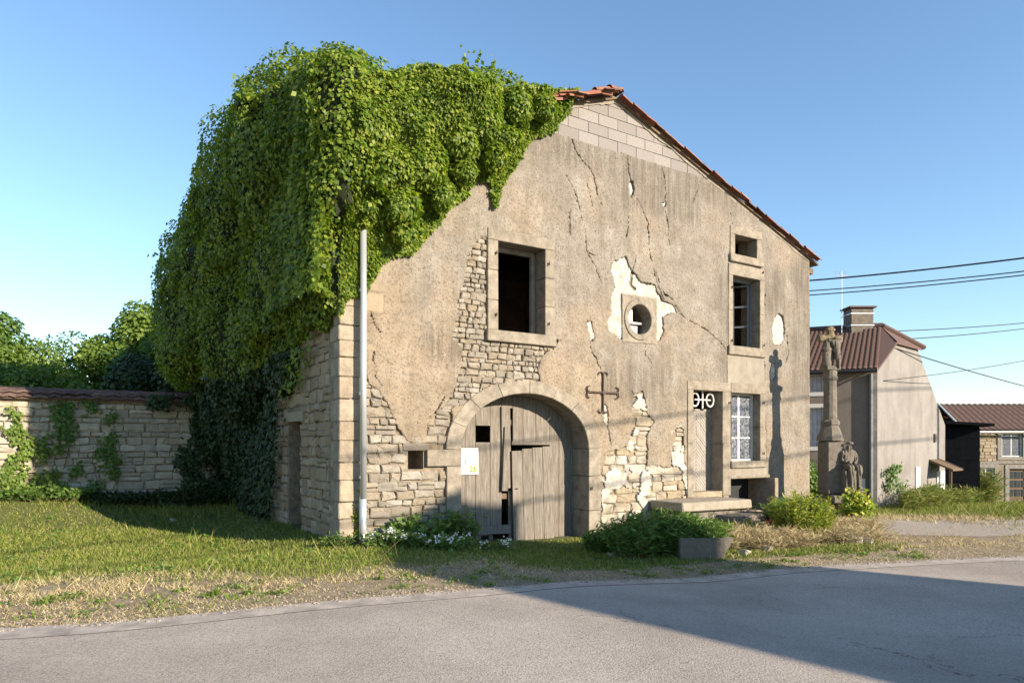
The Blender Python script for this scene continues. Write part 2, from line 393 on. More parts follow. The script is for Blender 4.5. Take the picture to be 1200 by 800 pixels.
def grassblend(t, v):
    """0 = dry straw, 1 = green: set by where things grow"""
    a = t.noise(v, 0.55, 5, 0.65); b = t.noise(v, 3.5, 4, 0.6)
    return a, b
def groundmat():
    t = NT('dry_verge_soil'); v = t.co('World'); a = t.noise(v, 0.6, 6, 0.65); b = t.noise(v, 7, 8, 0.7); fi = t.noise(v, 60, 4, 0.8)
    soil = t.ramp(b, [(0.3, (0.20, 0.15, 0.095)), (0.55, (0.34, 0.27, 0.18)), (0.8, (0.44, 0.36, 0.25))])
    gr = t.ramp(b, [(0.3, (0.07, 0.09, 0.025)), (0.7, (0.17, 0.17, 0.06))])
    at = t.n('ShaderNodeAttribute', attribute_name='green')
    m = t.math('ADD', at.outputs['Fac'], t.math('MULTIPLY', t.math('SUBTRACT', a, 0.5), 1.0))
    c = t.mix(t.ramp(m, [(0.35, 0.0), (0.65, 1.0)]), soil, gr)
    c = t.mix(t.ramp(fi, [(0.35, 0.5), (0.6, 0.0)]), c, t.mix(1.0, c, (0.5, 0.48, 0.45), 'MULTIPLY'))
    t.color(c); t.b.inputs['Roughness'].default_value = 1.0
    t.bump(t.math('ADD', fi, b), 0.8, 0.03); return t.m
M['ground'] = groundmat()
def blademat(name, stops, trans=0.3):
    t = NT(name); r = t.rand(); v = t.co('World'); n = t.noise(v, 1.6, 4, 0.6)
    f = t.math('ADD', t.math('MULTIPLY', r, 0.65), t.math('MULTIPLY', n, 0.35))
    c = t.ramp(f, stops); t.color(c); t.b.inputs['Roughness'].default_value = 0.8
    tr = t.n('ShaderNodeBsdfTranslucent'); mx = t.n('ShaderNodeMixShader'); mx.inputs[0].default_value = trans
    t.l(c, tr.inputs[0]); out = t.t.nodes['Material Output']
    t.l(t.b.outputs[0], mx.inputs[1]); t.l(tr.outputs[0], mx.inputs[2]); t.l(mx.outputs[0], out.inputs[0]); return t.m
M['grass_green'] = blademat('green_grass', [(0.15, (0.08, 0.13, 0.015)), (0.45, (0.155, 0.205, 0.028)), (0.7, (0.27, 0.28, 0.06)), (0.92, (0.44, 0.37, 0.16))])
M['grass_dry'] = blademat('dry_straw_grass', [(0.12, (0.30, 0.23, 0.11)), (0.5, (0.50, 0.40, 0.22)), (0.75, (0.62, 0.52, 0.32)), (0.95, (0.26, 0.25, 0.07))])
def asphalt():
    t = NT('worn_asphalt'); v = t.co('World'); big = t.noise(v, 0.30, 6, 0.65); fi = t.noise(v, 55, 4, 0.85); vo = t.voro(v, 60)
    c = t.ramp(big, [(0.36, (0.30, 0.255, 0.213)), (0.5, (0.395, 0.342, 0.29)), (0.64, (0.475, 0.415, 0.355))])
    c = t.mix(t.ramp(vo, [(0.1, 0.6), (0.5, 0.0)]), c, (0.46, 0.42, 0.385))
    c = t.mix(t.ramp(fi, [(0.40, 0.75), (0.53, 0.0)]), c, (0.15, 0.128, 0.11))
    st = t.noise(t.co('World', (1, 2.2, 1)), 2.4, 2, 0.5)
    c = t.mix(t.ramp(st, [(0.74, 0.0), (0.77, 0.5)]), c, (0.11, 0.095, 0.085))
    w = t.n('ShaderNodeVectorMath', operation='ADD'); sc = t.n('ShaderNodeVectorMath', operation='SCALE'); sc.inputs[3].default_value = 0.7
    nz = t.n('ShaderNodeTexNoise'); nz.inputs['Scale'].default_value = 2.0; nz.inputs['Detail'].default_value = 8; t.l(v, nz.inputs['Vector'])
    t.l(nz.outputs['Color'], sc.inputs[0]); t.l(v, w.inputs[0]); t.l(sc.outputs[0], w.inputs[1])
    cr = t.voro(w.outputs[0], 0.55, 'DISTANCE_TO_EDGE'); gate = t.noise(v, 0.8, 3, 0.5)
    m = t.math('MULTIPLY', t.ramp(cr, [(0.0, 0.9), (0.004, 0.0)]), t.ramp(gate, [(0.52, 0.0), (0.58, 1.0)]))
    c = t.mix(m, c, (0.07, 0.06, 0.052))
    t.color(c); t.b.inputs['Roughness'].default_value = 0.95
    t.bump(t.math('ADD', t.math('SUBTRACT', fi, vo), t.math('MULTIPLY', m, -1.5)), 0.6, 0.005); return t.m
M['asphalt'] = asphalt()
M['gutter'] = simple('grey_road_edge', (0.35, 0.302, 0.258), var=0.35, scale=3.5, bump=0.5)
M['gravel'] = simple('gravel_lane', (0.34, 0.29, 0.235), var=0.3, scale=18, bump=0.8, bd=0.02)

# ------------------------------------------------------------------ terrain, road
FAC = Plane(-2.7, 12.03, 0.844, 0.536)
P = FAC.at
def gh(X, Y):
    X = np.asarray(X, float); Y = np.asarray(Y, float)
    s = .844 * (X + 2.7) + .536 * (Y - 12.03); w = -.536 * (X + 2.7) + .844 * (Y - 12.03)
    z = -0.05 - 0.27 * smooth(s / 4.0)
    z = z - 0.16 * smooth((-0.3 - s) / 1.6) * smooth((w + 1.5) / 3) * (1 - smooth((w - 6) / 2.5))
    z = z + 0.42 * smooth((-2.0 - s) / 3.5) * smooth((w - 6.6) / 2.6)
    z = z + 0.13 * smooth((s - 7.0) / 2) * (1 - smooth((s - 13.2) / 1.5)) * smooth((w + 3.4) / 1.8) * (1 - smooth((w - 1) / 2))
    far = smooth((X - 3) / 8)
    z = z - far * 0.077 * np.clip(Y - 21.5, 0, 32)
    z = z + far * smooth((Y - 110) / 260) * 21
    z = z + (1 - smooth((w + 3.0) / 2)) * 0 + 0.03 * (vnoise(X * 0.8, Y * 0.8, seed=3) - .5) * smooth((w + 3.2) / 1.5)
    return z
def g1(x, y): return float(gh(np.array([x]), np.array([y]))[0])

EDGE = [(-60, 4.2), (-30, 5.2), (-14, 5.9), (-4.77, 6.36), (-3.67, 6.66), (-1.95, 7.55), (0.0, 8.28), (1.1, 9.1), (2.24, 9.94), (4.5, 11.03), (7.9, 11.94), (10.5, 12.35), (16, 12.9), (30, 14), (70, 16)]
def edge_y(x):
    return np.interp(x, [e[0] for e in EDGE], [e[1] for e in EDGE])

def axis(lo, hi, near_lo, near_hi, step, grow=1.18):
    a = list(np.arange(near_lo, near_hi + 1e-6, step)); d = step
    while a[-1] < hi: d *= grow; a.append(a[-1] + d)
    d = step; b = []; x = near_lo
    while x > lo: d *= grow; x -= d; b.append(x)
    return np.array(b[::-1] + a)
xs = axis(-900, 1200, -16, 22, 0.2); ys = axis(-60, 1800, 3, 26, 0.2)
GX, GY = np.meshgrid(xs, ys); GZ = gh(GX, GY)
ny, nx = GX.shape
idx = np.arange(nx * ny).reshape(ny, nx)
F = np.stack([idx[:-1, :-1], idx[:-1, 1:], idx[1:, 1:], idx[1:, :-1]], -1).reshape(-1, 4)
V = np.stack([GX, GY, GZ], -1).reshape(-1, 3)
def green_amount(X, Y):
    """how green the turf is where (0 bare and dry, 1 lush)"""
    s = .844 * (X + 2.7) + .536 * (Y - 12.03); w = -.536 * (X + 2.7) + .844 * (Y - 12.03)
    d = Y - edge_y(X)
    g = smooth((d - 0.9) / 3.6) * .92 + .06
    g = np.maximum(g, smooth((d - 0.55) / 1.3) * .95 * smooth((s - .5) / 1.5) * (1 - smooth((s - 11) / 2)))
    g = np.maximum(g, smooth((w - 0.5) / 2))
    hay = smooth((s - 6.2) / 1.2) * (1 - smooth((s - 11.5) / 2.5)) * smooth((w + 3.9) / 0.8) * smooth((d - .8) / .8)
    lane = smooth((X - 6.5) / 2.0) * (1 - smooth((Y - 18.5) / 1.2))
    g = g * (1 - 0.92 * hay) * (1 - 0.75 * lane)
    g = np.where(Y > 120, 0.9, g)
    return g
ground = np_mesh('ground', V, F, M['ground'], smooth=True); tag(ground, kind='structure')
at = ground.data.attributes.new('green', 'FLOAT', 'POINT')
at.data.foreach_set('value', green_amount(GX, GY).ravel().astype(np.float32))

def strip(name, lines, mat, dz, kind='structure'):
    """surface between successive polylines (lists of x,y with equal counts), draped on the ground"""
    A = np.array(lines); m, n, _ = A.shape
    z = gh(A[..., 0], A[..., 1]) + dz
    V = np.concatenate([A, z[..., None]], -1).reshape(-1, 3)
    idx = np.arange(m * n).reshape(m, n)
    F = np.stack([idx[:-1, :-1], idx[:-1, 1:], idx[1:, 1:], idx[1:, :-1]], -1).reshape(-1, 4)
    o = np_mesh(name, V, F, mat, smooth=True); return tag(o, kind=kind)
ex = np.concatenate([np.linspace(-60, -8, 30), np.linspace(-7.9, 14, 180), np.linspace(14.5, 70, 30)])
ey = edge_y(ex)
k = np.ones(7) / 7; ey = np.convolve(np.pad(ey, 3, mode='edge'), k, mode='valid')
wob = 0.06 * (fbm(ex * 2.2, ex * 0, seed=9) - .5) * 2 + 0.03 * (vnoise(ex * 9, ex * 0, seed=4) - .5)
def off(d, wv=0): return list(zip(ex + 0.35 * d * 0, ey + d * 1.12 + wv))
strip('road', [off(o, 0) for o in np.concatenate([[-12, -10, -8], np.linspace(-7, -0.36, 24)])], M['asphalt'], 0.024)
strip('road_edge_strip', [off(-0.365), off(-0.2), off(-0.05), off(0.0, wob)], M['gutter'], 0.029)
# the side lane past the wayside cross
lx = np.linspace(0, 1, 40)
la = [(6.6 + 40 * t, 17.9 + 1.2 * t + 3 * t * t) for t in lx]; lb = [(6.9 + 42 * t, 16.4 + 0.2 * t - 1.5 * t * t) for t in lx]
lc = [(8.0 + 44 * t, 15.0 - 0.6 * t - 1.2 * t * t) for t in lx]
la = [(x, y + .5 * (fbm(x * 1.3, 0.0, seed=3) - .5)) for x, y in la]; lb = [(x, y) for x, y in lb]; lc = [(x, y + .9 * (fbm(x * .9, 3.0, seed=5) - .5)) for x, y in lc]
strip('gravel_lane', [la, [((a[0] + b[0]) / 2, (a[1] + b[1]) / 2) for a, b in zip(la, lb)], lb, lc], M['gravel'], 0.008)

# ------------------------------------------------------------------ the old house
house = empty('stone_house', (FAC.o[0], FAC.o[1], 0), FAC.rz)
tag(house, 'derelict rendered stone house with arched barn door, cracked gable and creeper over its left side', 'house')
S0, S1, RS, RZ, SL = -0.35, 13.0, 5.9, 9.39, 0.357
def zr(s): return RZ - SL * abs(s - RS)
def rect(x0, x1, z0, z1): return [(x0, z0), (x1, z0), (x1, z1), (x0, z1)]

def box_px(tl, tr, br, bl, w=0):
    a, b, c, d = P(*tl, w), P(*tr, w), P(*br, w), P(*bl, w)
    return ((a[0] + d[0]) / 2, (b[0] + c[0]) / 2, (c[1] + d[1]) / 2, (a[1] + b[1]) / 2)
WL = box_px((583, 281), (638, 293.4), (638, 393.4), (583, 386.5)); WLo = box_px((572, 266), (649, 282), (649, 406.8), (569.5, 399))
WS = box_px((860.3, 274.3), (886, 281), (886, 304), (860.3, 298.4)); WSo = box_px((854.6, 264), (892, 273), (892, 314), (854.6, 306))
WT = box_px((858, 322), (889.5, 328.8), (889.5, 409.5), (858, 404.3)); WTo = box_px((852.8, 309), (894.7, 316), (894.7, 418.9), (852.8, 415.5))
DO = box_px((812, 456.6), (845.8, 458.5), (845.8, 582), (811.4, 581)); DOo = box_px((804.7, 445.8), (850.5, 448.5), (850.5, 582), (804.7, 581))
WB = box_px((856.5, 460.4), (889.7, 461.2), (889.7, 541.6), (856, 538)); WBo = box_px((851, 449), (896, 450), (896, 549), (851, 546))
VH = box_px((479, 523), (497.5, 523), (497, 549.5), (479.5, 550))
CE = box_px((854, 560), (897, 562), (897, 597), (854, 600))
OC = P(749, 374.5); OR = 0.345
# arch
A_C, A_A, A_B, A_Z = 3.59, 1.56, 1.13, 1.60
def arch_pts(a, b, n=28, z0=-0.75, c=A_C):
    pts = [(c - a, z0), (c + a, z0)]
    pts += [(c + a * math.cos(t), A_Z + b * math.sin(t)) for t in [math.pi * k / n for k in range(n + 1)]]
    return pts
def circ(c, r, n=24): return [(c[0] + r * math.cos(2 * math.pi * k / n), c[1] + r * math.sin(2 * math.pi * k / n)) for k in range(n)]
def grow(r, e): return (r[0] - e, r[1] + e, r[2] - e, r[3] + e)
holes = [rect(*grow(r, 0.03)) for r in (WL, WS, WT, WB)] + [rect(DO[0] - .03, DO[1] + .03, DO[2] - .02, DO[3] + .03), rect(*VH), rect(*CE), circ(OC, OR + .04), arch_pts(A_A + .12, A_B + .1)]
outline = [(S0, -0.9), (S1, -0.9), (S1, zr(S1) - .05), (RS, RZ - .06), (S0, zr(S0) - .05)]
core = MB(); core.plate([outline] + holes, 0.05, 0.60)
wall = core.build('facade_wall', M['mortar'], house)

def side_map(mb, s0):   # (along, t, up) -> (s0 + t, along, up)
    mb.v = [(s0 + y, x, z) for x, y, z in mb.v]; return mb
SIDE_DOOR = (2.53, 3.54, -0.7, 2.17)
mb = MB(); mb.plate([[(0.61, -0.9), (16, -0.9), (16, zr(S0) - .05), (0.61, zr(S0) - .05)], rect(*SIDE_DOOR)], 0.05, 0.6)
side_map(mb, S0).build('side_wall', M['mortar'], house)
mb = MB(); mb.box(S1 - .6, S1, 0.61, 16, -0.9, zr(S1) - .05); mb.build('right_wall', M['grey_render'], house)
mb = MB(); mb.plate([[(S0 + .6, -0.9), (S1 - .6, -0.9), (S1 - .6, zr(S1 - .6) - .06), (RS, RZ - .06), (S0 + .6, zr(S0 + .6) - .06)]], 15.4, 16)
mb.build('back_wall', M['wall_grey'], house)
mb = MB(); mb.box(S0 + .6, S1 - .6, .61, 15.4, 3.25, 3.45); mb.build('upper_floor', M['rotten_wood'], house)
mb = MB(); mb.box(S0 + .6, S1 - .6, .61, 15.4, -.5, -.4); mb.build('ground_floor', M['dark'], house)
mb = MB(); mb.box(7.0, 7.15, .61, 15.4, -.4, 6.6); mb.box(S0 + .6, 6.99, 5.2, 5.35, -.4, 6.6); mb.build('inner_wall', M['dark'], house)
mb = MB()
for k in range(5): mb.box(S0 + .6, S1 - .6, 1.6 + 3 * k, 1.8 + 3 * k, 6.35, 6.55)
mb.build('roof_beam', M['rotten_wood'], house)
# roof slab (thin boards under the tiles)
mb = MB(); lo = S0 - .35; hi = S1 + .32
mb.plate([[(lo, zr(lo) - .05), (RS, RZ - .05), (hi, zr(hi) - .05), (hi, zr(hi) - .005), (RS, RZ), (lo, zr(lo) - .005)]], -0.07, 16.2)
mb.build('roof', M['rotten_wood'], house)
for k in range(3):
    mb = MB(); mb.box(S1, S1 + .42, .15 + k * .9, .27 + k * .9, zr(S1 + .4) - .2, zr(S1 + .4) - .06, 0.01); mb.build('rafter_end', M['rotten_wood'], house)

# --- plaster sheets with ragged holes and cracks
CELL = 0.02
def px_poly(pts, w=0): return [P(x, y, w) for x, y in pts]
R1 = px_poly([(394, 660), (394, 345), (424, 345), (430, 445), (440, 455), (452, 470), (460, 487), (468, 505), (478, 518), (500, 519), (500, 499), (512, 482), (528, 468), (538, 640), (538, 660)])
R2 = px_poly([(573, 273), (562, 280), (549, 297), (545, 318), (541, 335), (537, 350), (535, 370), (531, 395), (541, 408), (540, 430), (536, 445), (526, 468), (524, 480), (560, 470), (620, 455), (633, 448), (631, 432), (634, 418), (642, 408), (652, 404), (655, 398), (600, 380), (573, 300)])
R3 = px_poly([(704, 660), (703, 549), (706, 545), (712, 527), (735, 524), (740, 505), (741, 490), (738, 478), (743, 468), (739, 456), (743, 462), (747, 462), (753, 457), (756, 470), (760, 485), (766, 494), (759, 508), (758, 545), (785, 547), (788, 530), (791, 510), (790, 503), (797, 499), (801, 505), (803, 547), (807, 660)])
OCP = px_poly([(725, 302), (733, 299), (737, 310), (741, 318), (752, 330), (768, 335), (770, 340), (777, 352), (790, 357), (793, 368), (786, 366), (777, 372), (778, 388), (773, 400), (762, 403), (745, 400), (727, 398), (714, 388), (711, 375), (716, 368), (716, 350), (721, 335), (716, 318), (718, 306)])
WP = [px_poly(q) for q in ([(908, 372), (912, 367), (917, 370), (919, 385), (919, 398), (914, 404), (906, 403), (905, 385)],
      [(737, 215), (743, 213), (744, 222), (741, 230), (738, 230)], [(776, 237), (781, 236), (780, 243), (776, 242)],
      [(904, 430), (908, 425), (909, 440), (905, 448), (902, 440)], [(705, 478), (709, 470), (713, 485), (712, 500), (708, 492)],
      [(687, 378), (692, 375), (697, 395), (692, 400)], [(948, 470), (948, 470.5), (948, 471)])]
R4 = px_poly([(432, 445), (441, 452), (452, 470), (460, 487), (466, 505), (470, 512), (462, 507), (450, 490), (440, 470)])
CR = [([(668, 158), (676, 180), (684, 190), (695, 205), (700, 228), (707, 245)], .02), ([(663, 205), (672, 220), (677, 236), (685, 268), (687, 294), (698, 314), (705, 332)], .011),
      ([(735, 182), (736, 200), (739, 213), (742, 228), (752, 243), (759, 262), (760, 290), (765, 315), (771, 335), (778, 352)], .013),
      ([(790, 357), (800, 371), (815, 379), (832, 390), (846, 404), (853, 415)], .011), ([(735, 250), (737, 265), (733, 278)], .016),
      ([(775, 195), (779, 212), (780, 222), (779, 240), (782, 262), (784, 286)], .008), ([(757, 402), (756, 415), (765, 427)], .012),
      ([(688, 375), (693, 392), (691, 407), (698, 420), (703, 432), (708, 446)], .012), ([(427, 343), (434, 358), (437, 378), (446, 388), (441, 402), (437, 420), (440, 440), (448, 452)], .02),
      ([(705, 487), (712, 502), (716, 522)], .012), ([(897, 345), (893, 352), (897, 358)], .014), ([(922, 393), (924, 415), (920, 425)], .016),
      ([(893, 412), (896, 430), (892, 441)], .018), ([(688, 215), (694, 240), (695, 258), (700, 280)], .008), ([(822, 205), (818, 220), (812, 238)], .008),
      ([(540, 215), (545, 222), (541, 232)], .012), ([(858, 262), (856, 250)], .012), ([(700, 300), (690, 296)], .006), ([(520, 466), (512, 480), (503, 492)], .02),
      ([(668, 245), (667, 262), (668, 275)], .007), ([(640, 412), (652, 403), (657, 398)], .02), ([(745, 300), (741, 318)], .02), ([(788, 350), (778, 345), (768, 318)], .012)]
CR = [([P(*q) for q in l], r) for l, r in CR]

def sheet(name, mask_fn, w_front, thick, mat, amp=0.012, bounds=(S0, S1, -0.7, 9.4), jit=0.4, cell=CELL, parent=None, seed=0):
    s0, s1, z0, z1 = bounds; nxx = int((s1 - s0) / cell); nzz = int((z1 - z0) / cell)
    cs = s0 + (np.arange(nxx) + .5) * (s1 - s0) / nxx; cz = z0 + (np.arange(nzz) + .5) * cell
    CS, CZ = np.meshgrid(cs, cz)
    m = mask_fn(CS, CZ)
    vs = s0 + np.arange(nxx + 1) * (s1 - s0) / nxx; vz = z0 + np.arange(nzz + 1) * cell
    VS, VZ = np.meshgrid(vs, vz); jj = nr.uniform(-jit, jit, (2,) + VS.shape) * cell
    w = w_front - amp * 2 * (fbm(VS * 1.1, VZ * 1.1, seed=seed + 5) - .5) * 1.5 - amp * .6 * (vnoise(VS * 9, VZ * 9, seed=seed + 8) - .5)
    inner = np.zeros_like(VS, bool); mp = np.pad(m, 1)
    cnt = mp[:-1, :-1].astype(int) + mp[1:, :-1] + mp[:-1, 1:] + mp[1:, 1:]
    edge = cnt < 4
    jx = np.where((VS > s0 + cell) & (VS < s1 - cell), jj[0], 0)
    A = np.stack([VS + jx * (0.3 + edge * 1.0), w + edge * nr.uniform(0, 0.006, VS.shape), VZ + jj[1] * (0.3 + edge * 1.0)], -1)
    n = (nxx + 1) * (nzz + 1); id_ = np.arange(n).reshape(nzz + 1, nxx + 1)
    f = np.stack([id_[:-1, :-1], id_[:-1, 1:], id_[1:, 1:], id_[1:, :-1]], -1)[m]
    B = A.copy(); B[..., 1] = w_front + thick
    F = [f]
    def skirt(cond, a, b): F.append(np.stack([a[cond], b[cond], b[cond] + n, a[cond] + n], -1))
    up = mp[2:, 1:-1]; dn = mp[:-2, 1:-1]; rt = mp[1:-1, 2:]; lf = mp[1:-1, :-2]
    skirt(m & ~dn, id_[:-1, 1:], id_[:-1, :-1]); skirt(m & ~up, id_[1:, :-1], id_[1:, 1:])
    skirt(m & ~lf, id_[:-1, :-1], id_[1:, :-1]); skirt(m & ~rt, id_[1:, 1:], id_[:-1, 1:])
    F = np.concatenate(F); V = np.concatenate([A.reshape(-1, 3), B.reshape(-1, 3)])
    used = np.unique(F); rem = np.zeros(len(V), np.int64); rem[used] = np.arange(len(used))
    return np_mesh(name, V[used], rem[F], mat, parent or house)

def in_rects(X, Z, rs, e=0.0):
    r = np.zeros(X.shape, bool)
    for a in rs: r |= (X > a[0] - e) & (X < a[1] + e) & (Z > a[2] - e) & (Z < a[3] + e)
    return r
def in_arch(X, Z, a, b): return ((np.abs(X - A_C) < a) & (Z < A_Z)) | (((X - A_C) / a) ** 2 + ((Z - A_Z) / b) ** 2 < 1)
GREY = px_poly([(851.5, 415), (895, 418), (895, 449), (898, 560), (846, 558), (846.5, 448), (851.5, 448)])
def warp(X, Z, a=0.05, f=5, seed=1):
    return X + a * 2 * (fbm(X * f, Z * f, seed=seed) - .5) + .03 * (vnoise(X * 28, Z * 28, seed=seed) - .5), Z + a * 2 * (fbm(X * f, Z * f, seed=seed + 9) - .5) + .03 * (vnoise(X * 28, Z * 28, seed=seed + 3) - .5)
RING = (OC[0] - .5, OC[0] + .52, OC[1] - .53, OC[1] + .53)
def mask_plaster(X, Z):
    x, z = warp(X, Z)
    bare = inpoly(x, z, R1) | inpoly(x, z, R2) | inpoly(x, z, R3) | inpoly(x, z, OCP)
    for q in WP[:6]: bare |= inpoly(x, z, q)
    m = ~bare
    cx = X + .03 * (fbm(X * 9, Z * 9, seed=31) - .5) * 2.2; cz = Z + .03 * (fbm(X * 9, Z * 9, seed=37) - .5) * 2.2
    for l, r in CR:
        wd = r * 1.5 * (vnoise(X * 5, Z * 5, seed=77) - .18) + .004
        m &= segdist(cx, cz, l) > wd
    m &= ~in_rects(X, Z, [grow(r, .04) for r in (WL, WS, WT, WB)] + [(DO[0] - .04, DO[1] + .04, DO[2] - .05, DO[3] + .04), VH, grow(CE, .02), RING])
    m &= ~in_arch(X, Z, A_A + .12, A_B + .12)
    m &= Z < 8.2 + 0.03 * (vnoise(X * 6, Z * 0) - .5)
    m &= Z < RZ - SL * np.abs(X - RS) - .05
    m &= ~inpoly(X, Z, GREY)
    return m
sheet('plaster_coat', mask_plaster, -0.015, 0.062, M['plaster'])
def mask_grey(X, Z): return inpoly(X, Z, GREY) & ~in_rects(X, Z, [grow(WB, .05), grow(WT, .05), grow(CE, .02), grow(DO, .05)])
sheet('grey_render_panel', mask_grey, -0.02, 0.066, M['grey_render'], amp=.004, bounds=(9.3, 11.8, 0.2, 4.9), seed=20)
def lime_piece(poly, k):
    def mk(X, Z):
        x, z = warp(X, Z, .06, 4, 50); m = inpoly(x, z, poly) & ~((X - OC[0]) ** 2 + (Z - OC[1]) ** 2 < (OR + .1) ** 2)
        l = [P(*q) for q in [(745, 302), (744, 316), (741, 322), (739, 333), (744, 338)]]
        return m & (segdist(X, Z, l) > .02 + .04 * vnoise(X * 12, Z * 12, seed=2))
    xs_ = [q[0] for q in poly]; zs_ = [q[1] for q in poly]
    return sheet('lime_patch', mk, 0.012, 0.036, M['lime'], amp=.03, bounds=(min(xs_) - .12, max(xs_) + .12, min(zs_) - .12, max(zs_) + .12), seed=40 + k)
for k, q in enumerate([OCP] + WP[:6]): lime_piece(q, k)
rr = vnoise
def mask_lime2(X, Z):
    x, z = warp(X, Z, .12, 4, 61)
    n = fbm(X * 2.2, Z * 2.2, seed=88)
    return inpoly(x, z, R3) & (n > .56) & (Z > -.2) & ~in_arch(X, Z, A_A + .3, A_B + .3) & ~in_rects(X, Z, [DOo], .0)
lw_ = sheet('lime_wash_remnant', mask_lime2, -0.012, 0.06, M['lime'], amp=.02, bounds=(5.3, 8.7, -0.4, 3.2), seed=44); tag(lw_, kind='stuff')

# --- loose stones: one mesh cache, every stone an object
_cache = {}
def stone_mesh(l, h, d, mat, var):
    key = (round(l / .03), round(h / .02), round(d / .05), mat, var)
    if key in _cache: return _cache[key]
    r = random.Random(hash((key[0], key[1], var)) & 0xffff)
    l, h = key[0] * .03, key[1] * .02
    a, b = l / 2, h / 2; c = min(a, b) * r.uniform(.12, .38); q = lambda m=1: r.uniform(-1, 1) * min(.026, h * .15) * m
    o = [(-a, -b + c), (-a + c, -b), (a - c, -b), (a, -b + c), (a, b - c), (a - c, b), (-a + c, b), (-a, b - c)]
    o = [(x + q(), z + q()) for x, z in o]
    ch = min(.022, h * .13)
    V = [(x * (1 - ch / a), q(.7), z * (1 - ch / b)) for x, z in o] + [(x, ch * .9, z) for x, z in o] + [(x, d, z) for x, z in o] + [(q(3), -r.uniform(.0, .014), q(2))]
    F = [((k + 1) % 8, k, 24) for k in range(8)]
    F = [(a_, b_, c_)[::-1] for a_, b_, c_ in F]
    for j in (0, 8): F += [(j + k, j + (k + 1) % 8, j + 8 + (k + 1) % 8, j + 8 + k)[::-1] for k in range(8)]
    me = bpy.data.meshes.new('stone'); me.from_pydata(V, [], F); me.materials.append(M[mat]); me.update()
    _cache[key] = me; return me
def courses(x0, x1, z0, z1, hr, lr, r, gap=.014, split=.25):
    z = z0
    while z < z1:
        h = r.uniform(*hr); x = x0 - r.uniform(0, lr[1])
        while x < x1:
            l = r.uniform(*lr) * (0.8 + .5 * (h - hr[0]) / max(.01, hr[1] - hr[0]))
            if h > .17 and r.random() < split:
                hh = h * r.uniform(.4, .6)
                yield (x, x + l - gap, z, z + hh - gap); yield (x, x + l - gap, z + hh, z + h - gap)
            else: yield (x, x + l - gap, z, z + h - gap + r.uniform(-.006, .006))
            x += l
        z += h
stones = []      # (matrix-free) records for the house: (s, w, z, l, h, rz, mat, size score)
def face_stones(poly_fn, bounds, hr, lr, mat, avoid, seed, w=0.004, split=.25):
    r = random.Random(seed)
    for (a, b, c, d) in courses(*bounds, hr, lr, r, split=split):
        cs, cz = (a + b) / 2, (c + d) / 2
        if not poly_fn(cs, cz): continue
        bad = False
        for q in avoid:
            if a < q[1] and b > q[0] and c < q[3] and d > q[2]:
                ov = (min(d, q[3]) - max(c, q[2])) / (d - c)
                if ov < .2: continue
                lft, rgt = q[0] - a, b - q[1]
                if lft > rgt: b = min(b, q[0] - .008)
                else: a = max(a, q[1] + .008)
        if b - a < .05: continue
        cs = (a + b) / 2
        if any(((x - A_C) / (A_A + .06)) ** 2 + ((z - A_Z) / (A_B + .06)) ** 2 < 1 or (abs(x - A_C) < A_A + .06 and z < A_Z) for x in (a, b, cs) for z in (c, d)): continue
        stones.append((cs, w + r.uniform(-.012, .014), cz, b - a, d - c, 0.0, mat, r.randint(0, 3)))
def inp(poly, e=0.07):
    def f(s, z):
        for dx, dz in ((0, 0), (e, 0), (-e, 0), (0, e), (0, -e)):
            if bool(inpoly(np.array([s + dx]), np.array([z + dz]), poly)[0]): return True
        return False
    return f
Q0 = (S0, S0 + .42, -1, 8)
AL = (A_C - A_A - .34, A_C + A_A + .34, -1, A_Z - .02)
face_stones(inp(R1), (S0 + .42, 2.0, -.5, 3.3), (.12, .21), (.18, .42), 'stone_pale', [VH, (A_C - A_A - .3, 4, -1, A_Z), (A_C - A_A - .75, 4, 1.28, A_Z - .02)], 3)
face_stones(inp(R2), (1.2, 4.2, 1.6, 5.9), (.085, .15), (.09, .26), 'stone_pale', [WLo, (A_C - A_A - .75, 2.2, 1.28, A_Z - .02)], 5, split=.1)
face_stones(inp(R3), (5.3, 8.8, -.5, 3.3), (.13, .26), (.2, .52), 'stone_lime', [DOo, (0, A_C + A_A + .36, -1, A_Z + .1)], 8, w=0.012)
# side wall (faces left): record with rotation
r = random.Random(21)
side_st = []
for (a, b, c, d) in courses(S0 * 0 + .02, 8.5, -.6, 4.2, (.15, .27), (.2, .5), r):
    q = (SIDE_DOOR[0] - .02, SIDE_DOOR[1] + .02, -1, SIDE_DOOR[3] + .22)
    if a < .3: a = .3 if b > .42 else 9
    if a < q[1] and b > q[0] and c < q[3]:
        if q[0] - a > b - q[1]: b = min(b, q[0] - .006)
        else: a = max(a, q[1] + .006)
    if b - a < .06: continue
    side_st.append((S0 + r.uniform(-.005, .02), (a + b) / 2, (c + d) / 2, b - a, d - c, -math.pi / 2, 'stone', r.randint(0, 3)))
def dist_score(s, w, l, h):
    x, y = FAC.world(s, w); return l * h / (x * x + y * y)
allst = [(dist_score(t[0], t[1], t[3], t[4]) * (0.45 if t[5] else 1), t) for t in stones + side_st]
allst.sort(key=lambda q: -q[0])
